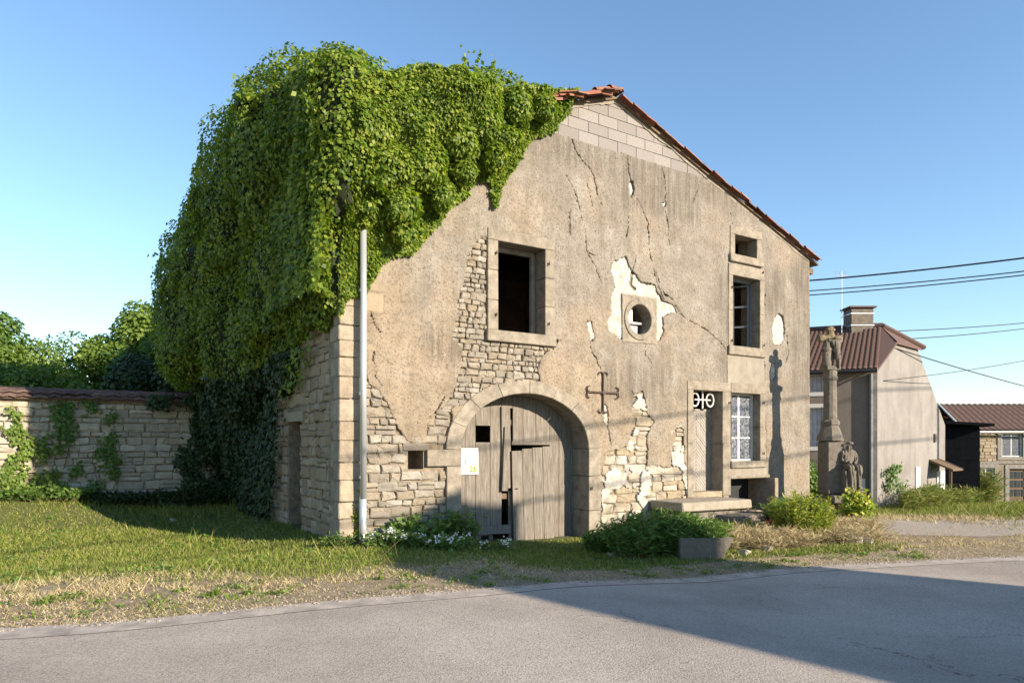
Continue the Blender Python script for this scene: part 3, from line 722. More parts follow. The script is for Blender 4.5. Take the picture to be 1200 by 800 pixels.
def place_stones(recs, parent, limit=295, d=0.12, name='stone'):
    rest = {}
    for i, t in enumerate(recs):
        me = stone_mesh(t[3], t[4], d, t[6], t[7])
        if i < limit:
            o = obj(name, me, parent); o.location = t[:3]; o.rotation_euler = (0, 0, t[5])
        else: rest.setdefault(t[6], []).append((me, Matrix.Translation(t[:3]) @ Matrix.Rotation(t[5], 4, 'Z')))
    for mk, lst in rest.items():
        mb = MB()
        for me, mt in lst: mb.add([mt @ v.co for v in me.vertices], [tuple(p.vertices) for p in me.polygons])
        tag(mb.build('small_stones', M[mk], parent), kind='stuff')
place_stones([t for _, t in allst], house)

# --- corner quoins, arch, dressed surrounds, concrete blocks
z = -.55; k = 0; r = random.Random(4)
while z < 7.0:
    h = r.uniform(.27, .40); lf, ls = (.42, .30) if k % 2 else (.30, .46)
    lf *= r.uniform(.92, 1.05)
    mb = MB(); mb.cbox(S0 - .012 + r.uniform(-.008, .008), S0 + .4, -.018 + r.uniform(-.01, .006), ls, z, z + h - .012, c=.016, j=.008)
    mb.build('quoin_stone', M['quoin'], house); z += h; k += 1
for k, (zz, h, l) in enumerate([(3.35, .34, .55), (4.05, .33, .6), (4.42, .3, .9), (4.75, .34, .6)]):
    mb = MB(); mb.cbox(S0 + .41, S0 + .2 + l, -.021 - .004 * (k % 2), .1, zz, zz + h, c=.008, j=.005); mb.build('quoin_stone', M['stone'], house)

def wedge(a0, a1, ri, ro, w0, w1, mat, name, cen=None, ell=True, n=4):
    mb = MB(); pts_i = []; pts_o = []
    for q in range(n + 1):
        t = a0 + (a1 - a0) * q / n
        if ell:
            pts_i.append((A_C + ri[0] * math.cos(t), A_Z + ri[1] * math.sin(t))); pts_o.append((A_C + ro[0] * math.cos(t), A_Z + ro[1] * math.sin(t)))
        else:
            pts_i.append((cen[0] + ri * math.cos(t), cen[1] + ri * math.sin(t))); pts_o.append((cen[0] + ro * math.cos(t), cen[1] + ro * math.sin(t)))
    N = n + 1; c = .012
    vs = []
    for (wv, e) in ((w0, 1), (w0 + c, 0), (w1, 0)):
        for pi, po in zip(pts_i, pts_o):
            dx, dz = po[0] - pi[0], po[1] - pi[1]; L = math.hypot(dx, dz) or 1
            vs.append((pi[0] + dx / L * c * e, wv, pi[1] + dz / L * c * e)); vs.append((po[0] - dx / L * c * e, wv, po[1] - dz / L * c * e))
    fs = []
    for q in range(n):
        i = 2 * q
        fs.append((i, i + 2, i + 3, i + 1))
        for j in (0, 2 * N):
            fs.append((j + i, j + 2 * N + i, j + 2 * N + i + 2, j + i + 2)); fs.append((j + i + 1, j + i + 3, j + 2 * N + i + 3, j + 2 * N + i + 1))
    for e in (0, 2 * n):
        for j in (0, 2 * N): fs.append((j + e, j + e + 1, j + 2 * N + e + 1, j + 2 * N + e))
    mb.add(vs, fs); return mb.build(name, mat, house)
cuts = [0, .42, .80, 1.17, 1.56, 1.98, 2.38, 2.76, math.pi]
for a, b in zip(cuts[:-1], cuts[1:]):
    e = rng.uniform(-.012, .015)
    wedge(a + .004, b - .004, (A_A, A_B), (A_A + .31 + e, A_B + .27 + e), -.035 + rng.uniform(-.006, .006), .62, M['frame_stone'], 'arch_stone')
def cb(name, s0, s1, z0, z1, w0, w1, mat, c=.01, j=.003):
    mb = MB(); mb.cbox(s0, s1, w0, w1, z0, z1, c=c, j=j); return mb.build(name, mat, house)
for (z0, z1, wd) in [(-.8, .25, .32), (.26, 1.0, .34), (1.01, A_Z - .005, .33)]:
    cb('jamb_stone', A_C + A_A, A_C + A_A + wd, z0, z1, -.033 - rng.uniform(0, .006), .615, M['frame_stone'])
for (z0, z1, wd) in [(-.8, .4, .3), (.41, 1.27, .31), (1.28, A_Z - .005, .72)]:
    cb('jamb_stone', A_C - A_A - wd, A_C - A_A, z0, z1, -.031 - rng.uniform(0, .006), .615, M['frame_stone'])
cb('lintel', VH[0] - .12, A_C - A_A - .73, A_Z - .02, A_Z + .12, -.012, .3, M['stone_pale'])

def surround(inner, outer, depth, splits=2, mat='frame_stone', sill=True, w0=-.034, sill_ext=.03):
    a = inner; b = outer
    cb('lintel', b[0], b[1], a[3], b[3], w0 - .004, depth, M[mat])
    if sill: cb('sill', b[0] - sill_ext, b[1] + sill_ext * .5, b[2], a[2], w0 - .05, depth, M[mat], c=.014)
    zb = a[2] if sill else a[2]
    for s0, s1 in ((b[0], a[0]), (a[1], b[1])):
        for q in range(splits):
            z0 = zb + (a[3] - zb) * q / splits; z1 = zb + (a[3] - zb) * (q + 1) / splits
            cb('jamb_stone', s0, s1, z0 + .003, z1 - .003, w0 - rng.uniform(0, .005), depth, M[mat])
surround(WL, WLo, .30, 3); surround(WS, WSo, .3, 1); surround(WT, WTo, .3, 2)
surround(DO, (DOo[0], DO[1] + .3, DO[2], DOo[3]), .42, 2, sill=False); surround(WB, (DO[1] + .31, WBo[1], WBo[2], WBo[3]), .3, 2)
cb('threshold_stone', DO[0], DO[1], DO[2] - .12, DO[2] + .12, -.02, .5, M['stone_lime'])
cb('jamb_stone', CE[1] - .01, CE[1] + .13, -.35, CE[3] + .02, -.30, .3, M['frame_stone'])
cb('lintel', CE[0] - .05, CE[1] + .13, CE[3] + .025, CE[3] + .1, -.05, .3, M['frame_stone'])
# concrete blocks of the rebuilt gable top
z = 8.2; row = 0; bh = .245; bl = .55
while z < RZ - .1:
    x = 1.6 + (.27 if row % 2 else 0)
    while x < 10.5:
        pts = []
        x0, x1 = x + .006, x + bl - .006; z0, z1 = z + .006, z + bh - .006
        top = lambda s: zr(s) - .055
        if min(top(x0), top(x1)) > z0 + .02:
            tl, tr_ = min(z1, top(x0)), min(z1, top(x1))
            loop = [(x0, z0), (x1, z0), (x1, tr_)]
            if x0 < RS < x1 and top(RS) < z1: loop.append((RS, top(RS)))
            loop.append((x0, tl))
            mb = MB(); e = rng.uniform(-.004, .006); mb.plate([loop], .003 + e, .06); mb.build('concrete_block', M['block'], house)
        elif max(top(x0), top(x1)) > z0 + .03:
            s_ = x0 if top(x0) > top(x1) else x1; sgn = 1 if s_ == x0 else -1
            L = (top(s_) - z0) / SL
            L = min(L, bl - .02); mb = MB(); mb.plate([[(s_, z0), (s_ + sgn * L, z0), (s_, min(z1, top(s_)))][::sgn]], .004, .06); mb.build('concrete_block', M['block'], house)
        x += bl
    z += bh; row += 1
# oculus
for a, b in [(0.2, 1.7), (1.7, 3.3), (3.3, 4.9), (4.9, 6.483)]:
    wedge(a + .01, b - .01, OR, OR + .125, -.045, .3, M['frame_stone'], 'oculus_stone', cen=OC, ell=False, n=8)
def mask_ring(X, Z):
    return in_rects(X, Z, [grow(RING, .015)]) & ((X - OC[0]) ** 2 + (Z - OC[1]) ** 2 > (OR + .12) ** 2)
sheet('oculus_block', mask_ring, -.018, .066, M['frame_stone'], amp=.004, bounds=(OC[0] - .6, OC[0] + .6, OC[1] - .6, OC[1] + .6), seed=60)
mb = MB(); mb.box(OC[0] - .34, OC[0] - .02, .20, .215, OC[1] - .30, OC[1] + .30); mb.build('board', M['white_paint'], house)
mb = MB(); mb.box(OC[0] - .33, OC[0] + .16, .10, .26, OC[1] - .085, OC[1] - .045); mb.build('shelf', M['white_paint'], house)
mb = MB(); mb.box(OC[0] - .2, OC[0] + .12, .19, .197, OC[1] - .33, OC[1] - .09, .006); mb.build('board', M['white_paint'], house)
# vent pocket back, small shelves
mb = MB(); mb.box(VH[0] - .05, VH[1] + .05, .45, .5, VH[2] - .05, VH[3] + .05); mb.build('vent_back', M['rotten_wood'], house)
mb = MB(); mb.box(CE[0] - .05, CE[1] + .05, .55, .599, CE[2] - .3, CE[3] + .05); mb.build('cellar_back', M['cable'], house)  # cable black used here to paint the darkness inside the recess
mb = MB(); mb.box(SIDE_DOOR[0] - .3, SIDE_DOOR[1] + .25, 0, .2, SIDE_DOOR[3], SIDE_DOOR[3] + .2, .01); side_map(mb, S0 - .02).build('lintel', M['stone'], house)

# --- tiles on the verge, each its own piece
def canal(L=.42, r0=.095, r1=.075, th=.014, n=7):
    vs = []; fs = []
    for e, (x, rr_) in enumerate(((0, r0), (L, r1))):
        for q, t in ((0, 0), (1, th)):
            for k in range(n):
                a = math.pi * k / (n - 1); vs.append((x, math.cos(a) * (rr_ - t), math.sin(a) * (rr_ - t) * .8))
    for k in range(n - 1):
        fs += [(k, k + 1, 2 * n + k + 1, 2 * n + k), (n + k, 3 * n + k, 3 * n + k + 1, n + k + 1), (k, n + k, n + k + 1, k + 1), (2 * n + k, 2 * n + k + 1, 3 * n + k + 1, 3 * n + k)]
    mb = MB(); mb.add(vs, fs); return mb.mesh('roof_tile', M['tile'])
cm = canal()
an = math.atan(SL)
def tile_at(s, w, sgn, dz=0.0, jr=0.0, under=False):
    o = obj('roof_tile', cm, house); x = s
    o.location = (x, w, zr(x) + .015 + dz)
    ry = an if sgn > 0 else math.pi - an
    o.rotation_euler = (rng.uniform(-.06, .06) + (math.pi if under else 0), ry - .03 * sgn + rng.uniform(-.03, .03), rng.uniform(-.07, .07) + jr)
    return o
x = RS + .05
while x < S1 + .06:
    for w in (-.10, .09): tile_at(x, w + rng.uniform(-.05, .03), 1, dz=rng.uniform(-.02, .03), jr=rng.uniform(-.06, .06))
    x += .33
x = RS - .02
while x > 2.2:
    for w in (-.24, -.05, .14):
        o = obj('roof_tile', cm, house); o.location = (x, w + rng.uniform(-.03, .03), zr(x) + .035 + rng.uniform(0, .03))
        o.rotation_euler = (rng.uniform(-.08, .08), -an + math.pi * 0, math.pi + rng.uniform(-.09, .09)); o.rotation_euler = (0, 0, 0)
        o.matrix_local = Matrix.Translation(o.location) @ Matrix.Rotation(math.pi + rng.uniform(-.09, .09), 4, 'Z') @ Matrix.Rotation(an + rng.uniform(-.04, .04), 4, 'Y')
    x -= .33
for k in range(16):     # broken and slipped tiles near the ridge
    o = obj('roof_tile', cm, house); x = rng.uniform(4.1, 6.05)
    o.matrix_local = Matrix.Translation((x, rng.uniform(-.34, -.1), zr(x) + rng.uniform(-.04, .10))) @ Matrix.Rotation(math.pi + rng.uniform(-.5, .5), 4, 'Z') @ Matrix.Rotation(an + rng.uniform(-.2, .2), 4, 'Y') @ Matrix.Rotation(rng.uniform(-.5, .5), 4, 'X')
for k in range(7):      # ridge tiles run into the depth
    o = obj('ridge_tile', cm, house); o.location = (RS, -.22 + .38 * k, RZ + .07); o.rotation_euler = (0, 0, math.pi / 2 + rng.uniform(-.05, .05))
xx = np.arange(-.3, S1 + .02, .06); lowz = [zr(x) - .085 - .05 * float(vnoise(x * 2.1, 0.0, seed=6)) - .022 * rng.random() for x in xx]   # ragged mortar bedding under the verge tiles
loop = [(float(x), z_) for x, z_ in zip(xx, lowz)] + [(float(x), zr(x) + .035) for x in xx[::-1]]
mb = MB(); mb.plate([loop], -.019, .08); mb.build('verge_mortar', M['grey_render'], house)

# --- barn door in the arch
DW = .54
barn = MB()
for za in (.55, 1.35, 2.1): barn.box(A_C - A_A - .05, A_C + .1, DW + .045, DW + .085, za, za + .11)
barn.box(A_C + 1.0, A_C + A_A + .08, DW + .045, DW + .085, 1.9, 2.0)
barn = barn.build('barn_door', M['rotten_wood'], house)
def plank(x0, x1, y0, y1, w=DW, th=.035, skew=0.0, name='plank', mat='wood', rot=0.0):
    a = P(x0, y0, w); b = P(x1, y1, w); s0, s1, z1, z0 = a[0], b[0], a[1], P((x0 + x1) / 2, y1, w)[1]
    mb = MB(); e = rng.uniform(-.005, .006)
    L, H = s1 - s0 - .008, z1 - z0
    mb.cbox(-L / 2, L / 2, 0, th, -H / 2, H / 2, c=.004)
    o = mb.build(name, M[mat], barn); o.location = ((s0 + s1) / 2, w + e, (z0 + z1) / 2); o.rotation_euler = (0, skew, rot); return o
G = 648
for x0, x1, y0, y1 in [(533, 546, 440, G), (546, 557.5, 430, G), (574.5, 588, 430, 625), (557.5, 574.5, 430, 498.5), (557.5, 574.5, 518, 628),
                       (588, 601, 430, 478), (601, 613, 430, 517), (613, 628, 430, 517), (628, 644, 430, 517), (644, 655, 440, G), (655, 668, 450, G), (668, 680, 460, G)]:
    plank(x0, x1, y0, y1)
plank(588.5, 599, 476, 572, w=DW - .05, th=.06, name='batten', skew=-.02)
plank(590, 597, 500, 575, w=DW - .09, th=.05, name='batten', skew=.05)
plank(600, 645, 516.5, 521, w=DW - .03, name='rail')
plank(540, 599, 618, 626, w=DW - .08, th=.09, name='rail', skew=.03)
plank(540, 564, 626, G, w=DW - .02); plank(573, 578, 624, G, w=DW - .02); plank(596, 601, 575, G, w=DW - .01)
# leaning wicket leaf
mbw = MB(); a = P(601, 527, DW - .06); b = P(647, 640, DW - .06)
wk = empty('tmp'); bpy.data.objects.remove(wk)
ws, wz = a[0], P(624, 642, DW)[1]; wW = b[0] - a[0]; wH = a[1] - wz
wick = MB(); wick.box(.02, wW - .02, .035, .06, .3, .4); wick.box(.02, wW - .02, .035, .06, wH - .45, wH - .35)
wick = wick.build('wicket_door', M['rotten_wood'], house); wick.location = (ws, DW - .10, wz); wick.rotation_euler = (.0, -.025, -.05)
n = 4
for k in range(n):
    mb = MB(); x0, x1 = wW * k / n + .004, wW * (k + 1) / n - .003; t0 = wH + .0 + .07 * (k / n) - (.0 if k else .02)
    mb.cbox(x0, x1, 0, .034, rng.uniform(0, .03), t0, c=.004); mb.build('plank', M['wood'], wick)
mb = MB(); mb.tube([(.06, -.02, wH * .62), (.10, -.05, wH * .62), (.13, -.02, wH * .61)], .008, 6); mb.build('handle', M['iron'], wick)

# number plate on the door
a = P(540, 524.5, DW - .03); b = P(560.5, 555.5, DW - .03)
mb = MB(); mb.cbox(a[0], b[0], DW - .035, DW - .02, b[1], a[1], c=.002); plate = mb.build('number_plate', M['white_paint'], barn)
def text_mesh(txt, size, mat, parent, loc, name='lettering', ext=.002, shear=0.0):
    c = bpy.data.curves.new(name, 'FONT'); c.body = txt; c.size = size; c.extrude = ext; c.offset = size * .02; c.shear = shear
    o = bpy.data.objects.new(name, c); COL.objects.link(o); dg = bpy.context.evaluated_depsgraph_get()
    me = bpy.data.meshes.new_from_object(o.evaluated_get(dg)); bpy.data.objects.remove(o); me.name = name; me.materials.clear(); me.materials.append(mat)
    q = obj(name, me, parent); q.location = loc; q.rotation_euler = (math.pi / 2, 0, 0); return q
M['green_ink'] = simple('green_print', (0.16, 0.22, 0.01), var=.02, bump=0); M['grey_ink'] = simple('grey_print', (0.14, 0.18, 0.17), var=.02, bump=0)
pw, ph = b[0] - a[0], a[1] - b[1]
text_mesh('26', ph * .32, M['green_ink'], plate, (b[0] - pw * .52, DW - .039, b[1] + ph * .10), 'number')
mb = MB(); mb.box(a[0] + .08, b[0] - .03, DW - .038, DW - .0355, a[1] - ph * .27, a[1] - ph * .24)
mb.box(a[0] + .06, a[0] + .13, DW - .038, DW - .0355, a[1] - ph * .52, a[1] - ph * .48); mb.box(a[0] + .10, a[0] + .12, DW - .0385, DW - .036, a[1] - ph * .66, a[1] - ph * .5)
mb.build('printed_mark', M['grey_ink'], plate)

# --- iron wall anchor
c = P(705.3, 459.8); mb = MB(); arm = .41; w = -.05
for (dx, dz) in ((1, 0), (-1, 0), (0, 1), (0, -1)):
    mb.tube([(c[0], w, c[1]), (c[0] + dx * arm, w, c[1] + dz * arm)], .024, 6)
    for sg in (-1, 1):
        pts = []
        for q in range(8):
            t = q / 7 * 3.5; rr_ = .075
            ax = arm - .0 + (-.03 + rr_ * math.sin(t)) * .8; pe = sg * (rr_ * (1 - math.cos(t)) * .85)
            ax2 = arm + rr_ * math.sin(t) * -.8 + .0
            pts.append((c[0] + dx * ax + dz * pe, w, c[1] + dz * ax + dx * pe))
        mb.tube(pts, [.02, .02, .019, .018, .017, .015, .013, .012], 6)
mb.lathe([(.0, 0), (.05, 0), (.05, .03), (.0, .03)], 8)
nv = 8 * 4; mb.v[-nv:] = [(c[0] + x, w - .03 + z_, c[1] + y) for x, y, z_ in mb.v[-nv:]]
mb.build('wall_anchor', M['iron'], house)
for (px, py) in ((580, 297), (580, 369), (641.5, 310), (641.5, 380), (856, 337), (856, 399), (893, 405), (892, 320), (853, 472), (893, 472), (893, 531), (679.5 + 12, 572)):
    q = P(px, py); mb = MB(); mb.tube([(q[0], -.08, q[1]), (q[0], .02, q[1]), ], .014, 6); mb.tube([(q[0], -.075, q[1] - .03), (q[0], -.075, q[1] + .04)], .012, 6); mb.build('hinge_pin', M['iron'], house)

# --- entrance door with chevron slats, iron transom
dw = .36; doorZ = P(820, 481.5, dw)[1]
mb = MB(); s0, s1 = DO[0] + .0, DO[1]; zb = DO[2] + .12
mb.box(s0, s1, dw + .03, dw + .06, zb, doorZ); mb.box(s0, s1, dw - .01, dw + .05, doorZ, doorZ + .05); mb.box(s0, s0 + .05, dw - .005, dw + .03, zb, doorZ); mb.box(s1 - .05, s1, dw - .005, dw + .03, zb, doorZ)
door = mb.build('front_door', M['wood_door'], house)
cx = (s0 + s1) / 2; hw = (s1 - s0) / 2 - .05; pitch = .095
zz = zb - hw
while zz < doorZ:
    for sg in (-1, 1):
        def clipz(v): return min(max(v, zb + .002), doorZ - .002)
        p = [(cx + sg * .003, zz + hw), (cx + sg * hw, zz), (cx + sg * hw, zz + pitch - .008), (cx + sg * .003, zz + hw + pitch - .008)]
        # clip by the door's bottom and top
        def clip(poly, zc, keep):
            out = []
            for i in range(len(poly)):
                A, B = poly[i], poly[(i + 1) % len(poly)]; ia, ib = keep(A[1]), keep(B[1])
                if ia: out.append(A)
                if ia != ib: t = (zc - A[1]) / (B[1] - A[1]); out.append((A[0] + t * (B[0] - A[0]), zc))
            return out
        p = clip(p, zb, lambda v: v >= zb)
        if len(p) > 2: p = clip(p, doorZ, lambda v: v <= doorZ)
        if len(p) > 2:
            mb = MB(); mb.plate([p if sg > 0 else p[::-1]], dw + .0 + rng.uniform(0, .008), dw + .028); mb.build('slat', M['wood_door'], door)
    zz += pitch
gw_ = dw; dw = .16; tz = (doorZ + .05 + DO[3]) / 2; th = DO[3] - doorZ - .05
mb = MB(); mb.tube([(cx, dw, doorZ + .05), (cx, dw, DO[3])], .022, 6); mb.tube([(cx - .28, dw, tz), (cx + .28, dw, tz)], .018, 6)
for sg in (-1, 1):
    rr_ = th * .30; mb.tube([(cx + sg * (.19 + rr_ * .6) + rr_ * math.cos(t), dw, tz + rr_ * 1.25 * math.sin(t)) for t in [2 * math.pi * k / 16 for k in range(17)]], .022, 6)
mb.build('transom_grille', M['white_iron'], house); dw = gw_
# steps
t0, t1 = P(800, 585, -1.05), P(881, 590, -1.05); u0, u1 = P(862, 600, -1.5), P(905, 603, -1.5)
for (x0, x1, z0, z1, w0) in ((t0[0], t1[0], .20, .40, -1.05), (u0[0], u1[0], -.05, .10, -1.5), (t0[0] + .2, t1[0] + .05, -.5, .19, -.95), (u0[0] - .2, u1[0] + .1, -.5, -.06, -1.6), (t1[0] + .02, u1[0] - .1, -.5, .0, -1.0)):
    cb('step_stone', x0, x1, z0, z1, w0, -.04, M['monument_stone'] if z1 < .3 else M['garden_stone'], c=.025, j=.018)

# --- casements
def glassmat():
    t = NT('old_window_glass'); t.color((0.04, 0.05, 0.06)); t.b.inputs['Roughness'].default_value = .06; t.b.inputs['Specular IOR Level'].default_value = .6; return t.m
M['glass'] = glassmat()
def lace():
    t = NT('lace_curtain'); v = t.co('Object'); n = t.noise(v, 14, 6, 0.7); t.color(t.ramp(n, [(0.40, (0.03, 0.035, 0.045)), (0.52, (0.12, 0.13, 0.15)), (0.7, (0.26, 0.275, 0.30))])); t.b.inputs['Roughness'].default_value = .35; return t.m
M['lace'] = lace()
def casement(rect_, w, leaves, rows, mat, paneM, fw=.045, parent=house, name='window_frame', pane=True):
    s0, s1, z0, z1 = rect_; mb = MB()
    mb.box(s0, s1, w, w + .06, z0, z0 + fw); mb.box(s0, s1, w, w + .06, z1 - fw, z1); mb.box(s0, s0 + fw, w + .001, w + .059, z0 + fw, z1 - fw); mb.box(s1 - fw, s1, w + .001, w + .059, z0 + fw, z1 - fw)
    lw = (s1 - s0 - 2 * fw) / leaves
    fr = mb; panes = []
    for k in range(leaves):
        a = s0 + fw + k * lw; b = a + lw
        mb.box(a, a + .035, w + .01, w + .05, z0 + fw, z1 - fw); mb.box(b - .035, b, w + .01, w + .05, z0 + fw, z1 - fw)
        H = (z1 - z0 - 2 * fw)
        for q in range(rows):
            za = z0 + fw + H * q / rows; zb2 = z0 + fw + H * (q + 1) / rows
            if q: mb.box(a + .035, b - .035, w + .012, w + .048, za - .014, za + .014)
            panes.append((a + .036, b - .036, za + .014, zb2 - .014))
    o = fr.build(name, mat, parent)
    if pane:
        for p in panes:
            q = MB(); q.box(p[0], p[1], w + .025, w + .032, p[2], p[3]); q.build('pane', paneM, o)
    return o
casement((WB[0], WB[1], WB[2], WB[3]), .2, 2, 3, M['white_paint'], M['lace'])
tf = MB(); s0, s1, z0, z1 = WT; w = .22
tf.box(s0, s0 + .06, w, w + .07, z0, z1); tf.box(s1 - .06, s1, w, w + .07, z0, z1); tf.box(s0 + .06, s1 - .06, w + .001, w + .069, z1 - .07, z1); tf.box(s0 + .06, s1 - .06, w + .002, w + .068, z0, z0 + .05)
tf = tf.build('window_frame', M['grey_paint'], house)
def leaf(parent, hinge, wd, h, ang, z0):
    mb = MB(); t = .045
    mb.box(0, t, 0, .035, 0, h); mb.box(wd - t, wd, 0, .035, 0, h)
    for q in (0, .33, .66, 1): mb.box(t, wd - t, .002, .033, q * (h - .05), q * (h - .05) + .045)
    o = mb.build('casement', M['grey_paint'], parent); o.location = (*hinge, z0); o.rotation_euler = (0, 0, ang); return o
leaf(tf, (s0 + .06, w + .05), .42, z1 - z0 - .14, 1.15, z0 + .06); leaf(tf, (s1 - .06, w + .05), .42, z1 - z0 - .14, math.pi - .9, z0 + .06)
mb = MB(); s0, s1, z0, z1 = WL
mb.box(s0, s1, .36, .44, z1 - .09, z1 + .02); mb.box(s1 - .08, s1 + .02, .36, .44, z0, z1 - .09); mb.build('window_frame', M['wall_grey'], house)

# ------------------------------------------------------------------ foliage tools
def unit(a): return a / (np.linalg.norm(a, axis=-1, keepdims=True) + 1e-9)
def leaves(name, Pn, Nn, size, mat, parent=None, aspect=.75, droop=.8, tilt=.6, fold=.25, szvar=.35, spread=None):
    n = len(Pn); Nn = unit(Nn + nr.normal(0, tilt * .5, (n, 3)))
    t = unit(np.array([0, 0, -droop]) + Nn * .25 + nr.normal(0, .45, (n, 3)) if spread is None else spread + nr.normal(0, .25, (n, 3)))
    t = unit(t - Nn * (np.sum(t * Nn, -1, keepdims=True)) * .8)
    sd = unit(np.cross(Nn, t)); L = (size * (1 + nr.uniform(-szvar, szvar, n)))[:, None]
    b = Pn; m = Pn + t * L * .45 - Nn * L * fold * .3; w = L * aspect * .5
    V = np.stack([b, m + sd * w + Nn * L * fold * .3, Pn + t * L, m - sd * w + Nn * L * fold * .3], 1).reshape(-1, 3)
    i = np.arange(n)[:, None] * 4
    F = np.concatenate([i + np.array([[0, 1, 2]]), i + np.array([[0, 2, 3]])])
    return np_mesh(name, V, F, mat, parent)
def sphere_dirs(n): return unit(nr.normal(0, 1, (n, 3)))
def ell_points(E, n, inner=.80, noise=.16, depth=.25, f=1.6, seed=0):
    """points and normals through the outer shell of a union of ellipsoids"""
    E = np.array(E); a = (E[:, 3] * E[:, 4] + E[:, 4] * E[:, 5] + E[:, 3] * E[:, 5]); a /= a.sum()
    k = nr.choice(len(E), n, p=a); d = sphere_dirs(n); c = E[k, :3]; r = E[k, 3:]
    lump = 1 + noise * 2 * (fbm(*(c + d * r).T * f, seed=seed, o=3) - .5) * 2 + noise * 1.1 * (vnoise(*(c + d * r).T * f * .45, seed=seed + 7) - .5)
    sc = (1 - depth * nr.uniform(0, 1, n) ** 2.2) * lump
    p = c + d * r * sc[:, None]; nn = unit(d / r)
    keep = np.ones(n, bool)
    for e in E:
        q = (((p - e[:3]) / (e[3:] * inner)) ** 2).sum(1); keep &= q > 1
    return p[keep], nn[keep]
def hull(name, E, mat, parent, sc=.74):
    mb = MB()
    for e in E:
        vs = []; fs = []; U, Vv = 14, 8
        for a in range(Vv + 1):
            for b in range(U):
                th = math.pi * a / Vv; ph = 2 * math.pi * b / U
                q = .92 + .16 * rng.random()
                vs.append((e[0] + e[3] * sc * q * math.sin(th) * math.cos(ph), e[1] + e[4] * sc * q * math.sin(th) * math.sin(ph), e[2] + e[5] * sc * q * math.cos(th)))
        for a in range(Vv):
            for b in range(U): fs.append((a * U + b, a * U + (b + 1) % U, (a + 1) * U + (b + 1) % U, (a + 1) * U + b))
        mb.add(vs, fs)
    return mb.build(name, mat, parent)

# ------------------------------------------------------------------ the creeper over the left side
ivy = empty('creeper', (FAC.o[0], FAC.o[1], 0), FAC.rz)
tag(ivy, 'huge mass of green creeper covering the left roof and side wall of the derelict house', 'climbing plant')
IV = [(.2, 1.2, 7.45, 1.5, 1.5, 1.75), (-.35, 2.9, 7.6, 1.5, 1.8, 1.95), (-.7, 4.4, 7.2, 1.4, 1.7, 1.95), (-.95, 6.3, 6.25, 1.35, 2.0, 1.75), (-1.25, 8.3, 5.8, 1.25, 2.0, 1.6),
      (-1.35, 8.2, 4.9, 1.2, 2.0, 1.7), (-.55, 3.6, 5.8, .75, 2.6, 2.0), (-.75, 6.3, 4.8, 1.0, 2.8, 2.4), (-.35, 1.3, 6.4, .5, 1.5, 1.7), (-.35, 6.7, 2.0, .40, 2.1, 2.8),
      (-.45, 2.4, 5.0, .42, 1.2, 1.2), (-.45, 3.6, 4.0, .4, 1.2, 1.2), (-.6, 8.7, 3.2, .8, 1.3, 2.4), (1.5, 1.0, 8.15, 1.25, 1.3, 1.0), (2.9, .8, 8.5, 1.0, 1.1, .8), (3.85, .6, 8.72, .75, .8, .5), (4.4, .35, 8.85, .45, .5, .36),
      (-.30, .35, 7.0, .45, .75, 1.2), (-.40, -.22, 7.4, .62, .72, 1.1), (-.40, -.15, 6.3, .55, .66, 1.0), (-.40, .22, 5.2, .42, .34, .9), (-.34, .2, 4.5, .28, .26, .55), (-.42, .6, 4.6, .28, .6, .8), (-.42, .7, 5.8, .32, .8, 1.2), (-.5, 1.3, 4.9, .38, .9, 1.0), (1.5, 3.3, 7.8, 2.2, 2.0, 1.3), (-.3, 9.5, 6.0, 1.6, 1.6, 1.7)]
for _ in range(46):      # billows
    e = IV[rng.randrange(0, 7)]; d = sphere_dirs(1)[0]
    if d[0] > .3: continue
    q = rng.uniform(.3, .52); IV.append((e[0] + e[3] * .86 * d[0], e[1] + e[4] * .86 * d[1], e[2] + e[5] * .86 * d[2], q, q * 1.1, q * rng.uniform(.8, 1.2)))
p, n = ell_points(IV, 370000, inner=.82, noise=.14, depth=.24, f=1.9)
k = (p[:, 1] > -1.2) & ~((p[:, 0] > -.6) & (p[:, 0] < .35) & (p[:, 1] < -(.09 + .6 * np.clip(p[:, 2] - 5.1, 0, 3)))); 
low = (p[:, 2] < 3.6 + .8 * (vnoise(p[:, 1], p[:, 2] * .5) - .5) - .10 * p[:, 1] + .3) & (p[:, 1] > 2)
leaves('foliage', p[k & ~low], n[k & ~low] + np.array([0, 0, .3]), .082, M['ivy'], ivy, tilt=.9)
leaves('lower_foliage', p[low], n[low] + np.array([0, 0, .35]), .10, M['ivy_shaded'], ivy, tilt=.9)  # lower leaves take the copy with shade put into the colour
hull('stems', IV, M['hull'], ivy, .76)  # dark core bodies, not modelled stems; their colour imitates shade inside the foliage
# billows on the front face
BF = []
for (x, y, q) in [(425, 150, .55), (465, 125, .5), (505, 140, .5), (450, 200, .5), (490, 195, .45), (530, 170, .4), (425, 240, .45), (465, 245, .36), (560, 150, .36), (590, 165, .3), (540, 205, .26), (600, 130, .34), (632, 128, .28), (515, 230, .25), (575, 185, .25), (480, 160, .4), (550, 120, .4), (510, 110, .45), (405, 190, .5), (470, 275, .2)]:
    c_ = P(x, y, -.3); BF.append((c_[0], -.42 - .1 * q, c_[1], q, q * .95, q * rng.uniform(.75, 1.1)))
pb_, nb_ = ell_points(BF, 42000, inner=.7, noise=.16, depth=.3, f=2.4)
kb = ~((pb_[:, 0] < .34) & (pb_[:, 1] < -(.09 + .6 * np.clip(pb_[:, 2] - 5.1, 0, 3)))); pb_, nb_ = pb_[kb], nb_[kb]
leaves('foliage', pb_, nb_ + np.array([0, 0, .3]), .076, M['ivy'], ivy, tilt=.8)
